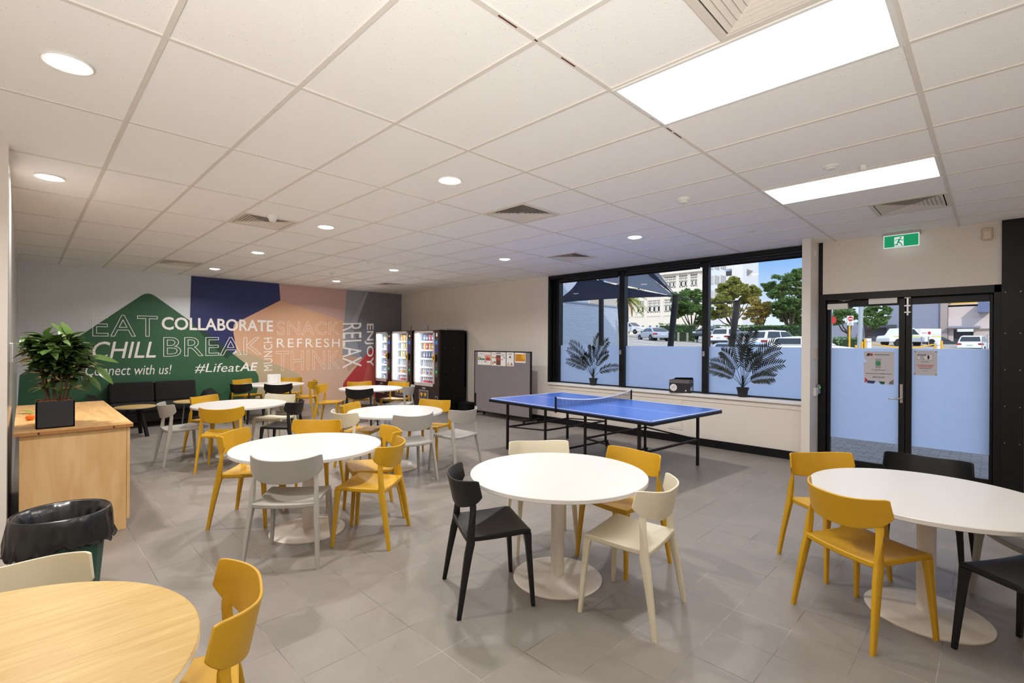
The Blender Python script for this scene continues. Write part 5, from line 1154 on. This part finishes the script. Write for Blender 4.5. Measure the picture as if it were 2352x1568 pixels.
def tree(px, pbase, blobs, dep, mi, lab, n=520, seed=1):
    """blobs: list of (px, py, r_px) crown clusters at distance dep"""
    r = random.Random(seed); s = dep / FPX; base = atD(px, pbase, dep); base.z = gz(base.x, base.y)
    t = thing('tree', lab, 'tree', base, 0, 'trees along the car park')
    tr = MB().use(BARK); lf = MB().use(TREEM[mi])
    cs = [atD(bx_, by_, dep + r.uniform(-1.5, 1.5)) - base for bx_, by_, _ in blobs]
    fork = Vector((0, 0, min(c.z for c in cs) * 0.55)); tr.tube([(0, 0, -0.2), fork * 0.5, fork], [0.26 * dep / 50, 0.2 * dep / 50, 0.16 * dep / 50], 8)
    for c, (_, _, rp) in zip(cs, blobs):
        tr.tube([fork, (fork + c) / 2 + Vector((0, 0, -0.3)), c], [0.10, 0.06, 0.02], 6); R = rp * s * 1.28
        for q in range(26):
            cc = c + Vector((r.gauss(0, 0.42) * R, r.gauss(0, 0.42) * R, r.gauss(0, 0.36) * R)); rr = R * r.uniform(0.22, 0.5)
            leaves(lf, cc, (rr, rr, rr * 0.5), n * 3 // 26, 0.0027 * dep, r)
    tr.build('trunk', parent=t, smooth=True); lf.build('foliage', parent=t, fix=False)
tree(1590, 762, [(1560, 690, 18), (1585, 676, 18), (1606, 682, 17), (1575, 708, 20), (1603, 706, 18), (1560, 718, 12), (1620, 720, 15), (1612, 738, 10)], 56, 1, 'dense green tree standing behind the clipped hedge block', 800, 1)
tree(1682, 762, [(1664, 664, 17), (1686, 650, 14), (1706, 666, 16), (1650, 690, 16), (1680, 682, 17), (1712, 690, 15), (1732, 674, 15), (1660, 715, 15), (1640, 722, 12), (1690, 712, 10)], 60, 0, 'olive green spreading tree behind the dark leaning posts', 800, 2)
tree(1748, 765, [(1735, 700, 15), (1750, 715, 14), (1728, 722, 12), (1745, 735, 10), (1765, 705, 12)], 56, 2, 'small yellowish tree in front of the hedge', 520, 3)
tree(1815, 760, [(1790, 670, 17), (1812, 650, 18), (1832, 634, 18), (1836, 665, 18), (1800, 695, 18), (1830, 700, 18), (1770, 660, 13), (1815, 725, 17), (1838, 735, 14), (1790, 712, 12)], 54, 1, 'tall green tree against the blue sky at the right of window', 900, 4)
tree(1950, 792, [(1925, 720, 12), (1945, 712, 12), (1920, 735, 11), (1958, 722, 9)], 39, 1, 'small-leaved tree behind the no entry sign', 420, 5); tree(1991, 790, [(1990, 720, 13), (2008, 712, 13), (2025, 728, 12), (2012, 742, 11), (1985, 738, 9), (2034, 712, 9)], 41, 1, 'young green tree behind the silver pole', 480, 6)
def hedge(p0, p1, dep0, dep1, h, w, lab, seed):
    r = random.Random(seed); a, b_ = atD(*p0, dep0), atD(*p1, dep1); a.z, b_.z = gz(a.x, a.y), gz(b_.x, b_.y)
    t = thing('hedge', lab, 'hedge', (a + b_) / 2); d = (b_ - a); L = d.length; d.normalize(); n = Vector((-d.y, d.x, 0)); c0 = (a + b_) / 2
    m = MB().use(HEDGE)
    for i in range(int(L * h * 75)):
        u, v, q = r.uniform(-0.5, 0.5), r.choice((r.uniform(-0.5, 0.5), -0.5, 0.5)), r.choice((r.uniform(0.02, 1), 1, r.uniform(0.02, 1)))
        p = d * u * L + n * v * w + Vector((0, 0, q * h + r.uniform(-0.05, 0.05))) + n * r.uniform(-0.1, 0.1); x = Vector((r.gauss(0, 1), r.gauss(0, 1), r.gauss(0, 1))).normalized(); y = x.cross(Vector((r.gauss(0, 1), r.gauss(0, 1), r.gauss(0, 1)))).normalized(); s = 0.10 * r.uniform(0.7, 1.4)
        m.add([p - x * s, p + y * s * 0.5, p + x * s, p - y * s * 0.5], [(0, 1, 2, 3)])
    m.build('hedge_leaves', parent=t, fix=False)
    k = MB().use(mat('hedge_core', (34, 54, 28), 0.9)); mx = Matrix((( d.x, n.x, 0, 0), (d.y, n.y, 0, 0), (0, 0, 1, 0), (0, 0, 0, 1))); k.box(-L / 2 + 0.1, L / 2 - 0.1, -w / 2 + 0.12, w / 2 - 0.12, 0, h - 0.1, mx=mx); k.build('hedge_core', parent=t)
hedge((1513, 770), (1597, 772), 53, 52, 1.75, 1.6, 'clipped green hedge block behind the silver coupe', 1); hedge((1652, 772), (1850, 778), 58, 44, 1.95, 1.4, 'long clipped hedge behind the parked white cars', 2); hedge((1900, 797), (1976, 797), 34, 34, 1.15, 1.2, 'low hedge seen through the left glass door', 3)
def date_palm():
    dep = 62; c = atD(1437, 680, dep); t = thing('date_palm', 'tall date palm beside the brick wall', 'tree', (c.x, c.y, gz(c.x, c.y))); o = Vector(t.location); r = random.Random(4)
    MB().use(BARK).tube([(0, 0, 0), c - o], [0.42, 0.34], 12).build('trunk', parent=t, smooth=True)
    m = MB().use(leafmat('date_leaf', (150, 158, 62), 0.35, 0.5, 0.4))
    for i in range(46):
        a = r.uniform(0, 2 * PI); e = r.uniform(-0.5, 1.2); L = r.uniform(2.4, 3.1); d = Vector((math.cos(a) * math.cos(e), math.sin(a) * math.cos(e), math.sin(e))); P = [c - o + d * L * q - Vector((0, 0, 1.5 * q * q)) for q in [k / 8 for k in range(9)]]
        for k in range(8):
            tn = (P[k + 1] - P[k]).normalized(); sd = tn.cross(Vector((0, 0, 1))).normalized()
            for sg in (-1, 1):
                for f in (0, 0.5):
                    p = P[k].lerp(P[k + 1], f); dd = (tn * 0.7 + sd * sg * 0.7 - Vector((0, 0, 0.35))).normalized(); leaf_quad(m, p, dd, Vector((0, 0, 1)), 0.6 * (1 - 0.4 * k / 8), 0.09, 0.2, 2)
    m.build('frond_crown', parent=t, fix=False)
    MB().use(mat('dead_frond', (140, 104, 70), 0.9)).tube([c - o + Vector((0.4, 0, -0.5)), c - o + Vector((0.9, 0, -1.6)), c - o + Vector((0.95, 0, -2.7))], [0.2, 0.16, 0.05], 8).build('dead_frond', parent=t)
date_palm()
# ------------------------------------------------------------------ cars
CARG = mat('car_glass', (40, 52, 62), 0.08); TYRE = mat('tyre', (26, 26, 28), 0.8); RIM = mat('rim', (150, 152, 156), 0.35, metal=0.7); TAIL = mat('tail_lamp', (170, 34, 30), 0.25); HEADL = mat('head_lamp', (214, 220, 226), 0.15); PLATE = mat('number_plate', (216, 216, 206), 0.5)
PAINT = {'white': mat('car_white', (236, 236, 236), 0.22, coat=0.6), 'silver': mat('car_silver', (176, 182, 190), 0.3, metal=0.5, coat=0.5), 'blue': mat('car_pale_blue', (150, 170, 196), 0.28, metal=0.4, coat=0.5), 'black': mat('car_dark', (36, 40, 48), 0.25, coat=0.5)}
PROF = {  # lower body outline and cabin outline (x forward from rear bumper, z up)
 'suv': (4.4, 1.82, [(0, .35), (0.0, .75), (.10, 1.02), (3.15, 1.04), (4.15, .92), (4.38, .7), (4.4, .35)], [(.12, 1.02), (.42, 1.58), (1.0, 1.66), (2.3, 1.63), (3.2, 1.04)], (0.82, 3.5)),
 'sedan': (4.6, 1.80, [(0, .35), (0.0, .8), (.15, .98), (.95, 1.0), (3.2, .98), (4.3, .82), (4.58, .6), (4.6, .33)], [(.75, .99), (1.45, 1.40), (2.4, 1.43), (3.35, .98)], (0.95, 3.65)),
 'coupe': (4.05, 1.78, [(0, .38), (0, .62), (.12, .86), (.6, .92), (2.6, .92), (3.6, .78), (4.0, .58), (4.05, .34)], [(.30, .88), (1.05, 1.30), (1.7, 1.36), (2.2, 1.30), (2.95, .90)], (0.78, 3.2)),
 'wagon': (4.7, 1.8, [(0, .35), (0, .8), (.1, .98), (3.2, 1.0), (4.4, .85), (4.68, .6), (4.7, .33)], [(.1, .98), (.45, 1.42), (1.5, 1.50), (2.5, 1.46), (3.4, 1.0)], (0.95, 3.7))}
def car(kind, col, pos, heading, lab, z=None):
    L, W, low, cab, ax = PROF[kind]; hw = W / 2
    pos = Vector(pos); pos.z = gz(pos.x, pos.y) if z is None else z
    t = thing('car', lab, 'car', pos, heading, 'cars parked outside')
    P = PAINT[col]; b = MB().use(P)
    def shell(pts, w0, w1, zc0, zc1, mb):
        n = len(pts); ring = []
        for sx in (-1, -0.86, 0.86, 1):
            for x, z in pts:
                f = (z - zc0) / max(1e-6, zc1 - zc0); ww = w0 + (w1 - w0) * min(1, max(0, f)); k = 1 if abs(sx) == 1 else 1.0
                zz = z if abs(sx) < 1 else zc0 + (z - zc0) * 0.94
                ring.append(Vector((x - L / 2, sx * ww, zz)))
        fs = []
        for q in range(3):
            for i in range(n - 1): fs.append((q * n + i, q * n + i + 1, (q + 1) * n + i + 1, (q + 1) * n + i))
            fs.append((q * n + n - 1, q * n, (q + 1) * n, (q + 1) * n + n - 1))
        fs += [tuple(range(n)), tuple(3 * n + i for i in range(n - 1, -1, -1))]; mb.add(ring, fs)
    shell(low, hw, hw * 0.97, .35, 1.0, b); top = max(z for _, z in cab); shell(cab, hw * 0.95, hw * 0.76, cab[0][1], top, b)
    b.build('body', parent=t, smooth=True, bevel=0.05, bseg=3)
    g = MB().use(CARG); zb = cab[0][1]; n = len(cab)
    wf = lambda z: (hw * 0.95 + (hw * 0.76 - hw * 0.95) * (z - zb) / (top - zb))
    def lerp(a, c, f): return (a[0] + (c[0] - a[0]) * f, a[1] + (c[1] - a[1]) * f)
    for (i, j) in ((0, 1), (n - 1, n - 2)):                        # rear and front screens
        a, c = lerp(cab[i], cab[j], 0.12), lerp(cab[i], cab[j], 0.86); sg = -1 if i == 0 else 1
        pts = [Vector((a[0] - L / 2 + sg * 0.03, -wf(a[1]) * 0.84, a[1] + 0.02)), Vector((a[0] - L / 2 + sg * 0.03, wf(a[1]) * 0.84, a[1] + 0.02)), Vector((c[0] - L / 2 + sg * 0.03, wf(c[1]) * 0.84, c[1] + 0.02)), Vector((c[0] - L / 2 + sg * 0.03, -wf(c[1]) * 0.84, c[1] + 0.02))]
        flat(g, pts)
    for s in (-1, 1):
        zl, zh = zb + 0.06, top - 0.12
        def xat(z, i, j): f = (z - cab[i][1]) / (cab[j][1] - cab[i][1]); return cab[i][0] + (cab[j][0] - cab[i][0]) * min(1, f)
        ra, rb, fa, fb = xat(zl, 0, 1) + 0.12, xat(zh, 0, 1) + 0.12, xat(zl, n - 1, n - 2) - 0.12, xat(zh, n - 1, n - 2) - 0.12
        m0 = (ra + fa) / 2
        for (q0, q1, q2, q3) in ((ra, m0 - 0.05, m0 - 0.05, rb), (m0 + 0.05, fa, fb, m0 + 0.05)):
            flat(g, [Vector((x - L / 2, s * (wf(z) + 0.012), z)) for x, z in ((q0, zl), (q1, zl), (q2, zh), (q3, zh))])
    g.build('window_glass', parent=t, fix=False)
    for x in ax:
        for s in (-1, 1):
            w_ = MB().use(TYRE).lathe([(0, -0.1), (0.31, -0.1), (0.33, -0.07), (0.33, 0.07), (0.31, 0.1), (0.2, 0.1)], 24, mx=Matrix.Translation((x - L / 2, s * (hw - 0.08), 0.33)) @ Matrix.Rotation(-s * PI / 2, 4, 'X'))
            w_.use(RIM).lathe([(0.21, 0.098), (0.19, 0.09), (0.05, 0.105), (0, 0.105)], 20, mx=Matrix.Translation((x - L / 2, s * (hw - 0.08), 0.33)) @ Matrix.Rotation(-s * PI / 2, 4, 'X')); w_.build('wheel', parent=t, smooth=True)
    zt = 0.86 if kind != 'coupe' else 0.70
    for s in (-1, 1):
        bx('tail_lamp', TAIL, t, -L / 2 - 0.03, -L / 2 + 0.22, min(s * hw * 0.62, s * (hw + 0.01)), max(s * hw * 0.62, s * (hw + 0.01)), zt - 0.09, zt + 0.07, bevel=0.03); bx('head_lamp', HEADL, t, L / 2 - 0.5, L / 2 - 0.08, min(s * hw * 0.66, s * (hw + 0.005)), max(s * hw * 0.66, s * (hw + 0.005)), 0.66, 0.80, bevel=0.03)
    bx('number_plate', PLATE, t, -L / 2 - 0.04, -L / 2 - 0.01, -0.2, 0.2, zt - 0.14, zt - 0.04)
    bx('bumper', mat('bumper_dark', (50, 52, 56), 0.6) if kind == 'suv' else P, t, -L / 2 - 0.03, -L / 2 + 0.35, -hw * 0.98, hw * 0.98, 0.30, 0.5, bevel=0.04)
    return t
def cpos(px, dep): v = atD(px, 780, dep); return (v.x, v.y, 0)
fw = YAW                                                          # heading away along the view
car('coupe', 'silver', cpos(1500, 48.0), fw + 0.17, 'silver coupe parked alone behind the middle bay', 1.95)
car('suv', 'white', cpos(1450, 66), fw - 2.5, 'white hatchback facing the camera behind the silver coupe', 3.0)
car('suv', 'white', cpos(1680, 46), fw - 0.95, 'white hatchback just left of the leaning post, rear towards camera', 1.55)
car('sedan', 'silver', cpos(1724, 39.5), fw - 0.80, 'pale silver sedan between two white hatchbacks', 1.30)
car('suv', 'white', cpos(1784, 36), fw - 1.2, 'white hatchback with red tail lamps right of the silver sedan', 1.06)
car('sedan', 'black', cpos(1630, 50), fw + 2.4, 'dark car half behind the window mullion, bonnet raised', 2.15); car('suv', 'white', cpos(1608, 66), fw + 0.9, 'small white car seen low behind the posts', 2.2)
car('wagon', 'blue', cpos(1745, 22.5), fw - 2.0, 'pale blue wagon, only its roof above the frosted film', 0.27); car('wagon', 'white', cpos(1868, 28), fw - 2.05, 'white wagon passing behind the pier, front end showing through left door', 0.64)
for i, px in enumerate((1558, 1579, 1601, 1643)):
    a = atD(px, 772, 49 + i); tag(MB().use(mat('bollard_grey', (150, 146, 140), 0.8)).tube([(a.x, a.y, gz(a.x, a.y) - 0.1), (a.x, a.y, gz(a.x, a.y) + 0.95)], 0.11, 10).build('bollard'), 'grey timber bollard at the edge of the car park', 'bollard', 'grey bollards in front of the hedge')
LINE = mat('road_line', (226, 222, 214), 0.8); l = MB().use(LINE)
for (a, b_) in (((1456, 783), (1500, 789)), ((1450, 777), (1468, 779)), ((1536, 787), (1620, 791)), ((1455, 790), (1510, 794)), ((1560, 782), (1640, 786)), ((1468, 770), (1495, 781))):
    def G(px, py):
        d = ray(px, py); t_ = 20.0
        for _ in range(60): p = Vector((0, 0, CAMH)) + d * t_; t_ += (p.z - gz(p.x, p.y)) * 8
        return p
    p, q = G(*a), G(*b_); 
    if 10 < p.y < 90 and 10 < q.y < 90: l.bar(p + Vector((0, 0, 0.03)), q + Vector((0, 0, 0.03)), 0.14, 0.02)
if l.v: o = l.build('ground_parking_lines'); struct(o)
# ------------------------------------------------------------------ street seen through the doors
DS = 70
def street():
    Yb = 78.0
    def X(px): return atY(px, 750, Yb).x
    def Z(py, px=2150): return atY(px, py, Yb).z
    t = thing('grey_building', 'plain blue-grey street building behind the right door', 'building', (X(1985), Yb, 0)); ox = t.location.x
    bx('wall', mat('wall_bluegrey', (142, 146, 164), 0.8), t, X(2037) - ox, X(2172) - ox, 0, 8, -1, 22); bx('low_wall', mat('wall_bluegrey', (142, 146, 164), 0.8), t, X(1900) - ox, X(2037) - ox, 1.0, 8, -1, Z(735)); bx('awning', mat('awning_dark', (72, 76, 86), 0.8), t, X(1985) - ox, X(2060) - ox, -0.6, 0.9, Z(750), Z(744)); bx('stone_pier', mat('pier_beige', (172, 158, 152), 0.8), t, X(2160) - ox, X(2177) - ox, -0.3, 8, -1, 22)
    bx('shop_front', mat('shop_dark', (84, 86, 98), 0.6), t, X(1985) - ox, X(2062) - ox, 0.9, 1.0, 0, Z(752))
    b = thing('balcony_building', 'pale building with yellow panel and balcony behind the right door', 'building', (X(2178), Yb, 0)); bo = b.location.x; x1 = X(2300)
    m = MB().use(mat('pale_render', (212, 196, 190), 0.8)); m.box(0, x1 - bo, 0, 9, Z(733), Z(738) + 2.0); m.box(0, X(2190) - bo, 0, 9, 0, Z(733)); m.box(X(2236) - bo, x1 - bo, 0, 9, 0, Z(733)); m.box(0, x1 - bo, 0, 9, Z(706), Z(702)); m.box(0, x1 - bo, 1.2, 9, Z(702), 24); m.build('wall', parent=b)
    bx('yellow_panel', mat('panel_yellow', (226, 184, 84), 0.7), b, X(2182) - bo, X(2248) - bo, 1.0, 1.2, Z(703), Z(688)); bx('parapet', mat('parapet_pale', (216, 200, 194), 0.8), b, 0, x1 - bo, -0.4, 0, Z(756), Z(733)); bx('canopy', mat('canopy_grey', (150, 152, 166), 0.6), b, X(2178) - bo, X(2252) - bo, -1.2, 0, Z(754), Z(750))
    bx('balcony_recess', mat('recess_mauve', (120, 120, 136), 0.8), b, 0, x1 - bo, 2.0, 2.2, Z(735), Z(706)); bx('garage_opening', mat('garage_dark', (66, 68, 82), 0.8), b, X(2190) - bo, X(2236) - bo, 0.5, 0.7, 0, Z(762)); bx('blue_bay', mat('bay_blue', (104, 116, 150), 0.5), b, X(2247) - bo, X(2272) - bo, -2.5, 0, Z(722), Z(700))
street()
def gd(px, py, dep): return atD(px, py, dep)
def no_entry():
    d = 30; a = gd(1953, 736, d); fdir = -_f
    t = thing('no_entry_sign', 'no entry road sign on a yellow post behind left door', 'road sign', (a.x, a.y, 0), YAW - PI / 2); s = d / FPX
    z = a.z; MB().use(YEL).tube([(0, 0.06, 0.2), (0, 0.06, z)], 0.05, 10).build('sign_post', parent=t, smooth=True); bx('sign_plate', PAPER, t, -7 * s, 7 * s, -0.01, 0.01, z - 11 * s, z + 11 * s, bevel=0.0); MX = Matrix.Rotation(PI / 2, 4, 'X')
    m = MB().use(RED).lathe([(6 * s, 0), (0, 0.001)], 28, mx=Matrix.Translation((0, -0.0125, z + 4 * s)) @ MX); m.use(PAPER).box(-4.5 * s, 4.5 * s, -0.017, -0.0145, z + 3 * s, z + 5 * s); m.use(INK); text_into(m, 'NO', (-2.5 * s, -0.0125, z - 6 * s), (5 * s, 0, 0), (0, 0, 2.6 * s), bold=0.02); text_into(m, 'ENTRY', (-5 * s, -0.0125, z - 9.5 * s), (10 * s, 0, 0), (0, 0, 2.4 * s), bold=0.02); m.build('sign_print', parent=t, fix=False)
no_entry()
a = gd(1912, 735, 30); o = MB().use(RED).lathe([(0.24, 0), (0, 0.002)], 20, mx=Matrix.Translation((a.x, a.y, a.z)) @ Matrix.Rotation(YAW - PI / 2, 4, 'Z') @ Matrix.Rotation(PI / 2, 4, 'X')); o.use(ALU).tube([(a.x - 0.02, a.y + 0.05, 0), (a.x - 0.02, a.y + 0.05, a.z)], 0.03, 8); tag(o.build('road_sign'), 'red round road sign at the left edge of left door', 'road sign')
a = gd(1974, 795, 26); c = gd(1981, 640, 26); tag(MB().use(mat('pole_silver', (176, 180, 188), 0.4, metal=0.3)).tube([(a.x, a.y, -0.1), a, c], 0.11, 14).build('street_pole', smooth=True), 'silver street pole between two young trees behind left door', 'pole')
for px, pt, h, lb in ((1966, 792, 20, 'short yellow bollard left of the taller ones behind left door'), (1980, 784, 20, 'middle yellow bollard behind left door'), (1987, 778, 20, 'tall yellow bollard beside the left gate machine'), (2163, 782, 20, 'yellow bollard right of the right gate machine'), (2148, 793, 20, 'small yellow bollard left of the right gate machine')):
    a = gd(px, pt, h); tag(MB().use(YEL).tube([(a.x, a.y, 0), a], 0.04, 10).build('bollard', smooth=True), lb, 'bollard')
for px, pt, lb in ((1994, 777, 'white gate machine beside the left yellow bollards'), (2154, 785, 'white gate machine at the right end of the yellow barrier')):
    a = gd(px, pt, 21); t = thing('gate_machine', lb, 'gate machine', (a.x, a.y, 0), YAW - PI / 2); bx('housing', WHITEP, t, -0.09, 0.09, -0.09, 0.09, 0, a.z, bevel=0.02); bx('head', WHITEP, t, -0.13, 0.06, -0.12, 0.0, a.z - 0.14, a.z - 0.02, bevel=0.02)
pts = [gd(2028, 793, 21), gd(2050, 796, 21), gd(2078, 799, 21), gd(2110, 797, 21), gd(2142, 791, 21)]; b = MB().use(YEL)
for p, q in zip(pts[:-1], pts[1:]): b.bar(p, q, 0.05, 0.05)
b.tube([pts[4], gd(2154, 790, 21)], 0.02, 6); b.tube([pts[0], gd(1996, 788, 21)], 0.02, 6); tag(b.build('barrier_chain'), 'sagging yellow barrier between the two gate machines', 'barrier')
def ute():
    d = 50; a = gd(2040, 788, d); c = gd(2132, 788, d); L = 5.2; pos = (a + c) / 2; t = thing('pickup_truck', 'white pickup truck with yellow stripe seen behind the door stile', 'pickup truck', (pos.x, pos.y, 1.6), YAW + PI / 2)
    # local +x points to the left in the photo (front of the truck)
    P = PAINT['white']; b = MB().use(P); H = 0.93
    prof = [(-2.6, .45), (-2.6, 1.15), (-0.5, 1.15), (0.1, 1.85), (1.25, 1.85), (1.75, 1.15), (2.5, 1.05), (2.65, .8), (2.65, .45)]
    b.prism(prof, 1.86, Matrix.Translation((0, 0.93, 0)) @ Matrix.Rotation(PI / 2, 4, 'X')); b.build('body', parent=t, bevel=0.06)
    g = MB().use(CARG)
    for s in (-1, 1):
        flat(g, [(-0.35, s * 0.95, 1.2), (0.45, s * 0.95, 1.2), (0.45, s * 0.95, 1.75), (0.2, s * 0.95, 1.75)]); flat(g, [(0.55, s * 0.95, 1.2), (1.6, s * 0.95, 1.2), (1.2, s * 0.95, 1.75), (0.55, s * 0.95, 1.75)])
    g.build('window_glass', parent=t, fix=False); s_ = MB().use(mat('stripe_yellow', (226, 216, 70), 0.5))
    for s in (-1, 1): s_.box(-2.6, 2.3, s * 0.94 - 0.01, s * 0.94 + 0.01, 0.98, 1.06)
    s_.build('stripe', parent=t)
    bx('canopy', P, t, -2.6, -0.5, -0.93, 0.93, 1.15, 1.8, bevel=0.05)
    for x in (-1.6, 1.75):
        for s in (-1, 1): MB().use(TYRE).lathe([(0, -0.1), (0.38, -0.1), (0.38, 0.1), (0.2, 0.1), (0, 0.09)], 22, mx=Matrix.Translation((x, s * 0.86, 0.38)) @ Matrix.Rotation(-s * PI / 2, 4, 'X')).build('wheel', parent=t, smooth=True)
ute()
a = gd(2126, 766, 48); s = 48 / FPX; t = thing('site_sign', 'white board with a red ring logo behind right door', 'sign', (a.x, a.y, 0), YAW - PI / 2); z = a.z; bx('sign_board', PAPER, t, -14 * s, 14 * s, -0.02, 0.02, z - 7 * s, z + 7 * s); m = MB().use(RED).lathe([(2.2 * s, 0), (3.6 * s, 0), (3.6 * s, 0.01), (2.2 * s, 0.01)], 24, mx=Matrix.Translation((8 * s, -0.022, z + 1.5 * s)) @ Matrix.Rotation(PI / 2, 4, 'X')); m.box(-9 * s, 2 * s, -0.026, -0.02, z + 0.8 * s, z + 2 * s); m.build('logo', parent=t); MB().use(ALU).tube([(-8 * s, 0.06, 0), (-8 * s, 0.06, z)], 0.05, 8).tube([(8 * s, 0.06, 0), (8 * s, 0.06, z)], 0.05, 8).build('sign_post', parent=t)
car('suv', 'white', cpos(2238, 46), YAW - 0.9, 'small white car beside the steps at far right of door', 1.0); car('sedan', 'black', cpos(2150, 56), YAW - 1.5, 'dark car behind the white board sign', 1.3)
h = MB().use(ALU); A, B, D_ = gd(2256, 775, 34), gd(2268, 768, 34), gd(2290, 767, 34); h.tube([A, B, D_], 0.03, 8); h.tube([(A.x, A.y, 0.2), A], 0.025, 8); h.tube([(B.x, B.y, 0.2), B], 0.025, 8); h.tube([(D_.x, D_.y, 0.2), D_], 0.025, 8); tag(h.build('handrail', smooth=True), 'metal handrail by the steps at far right of door', 'handrail')
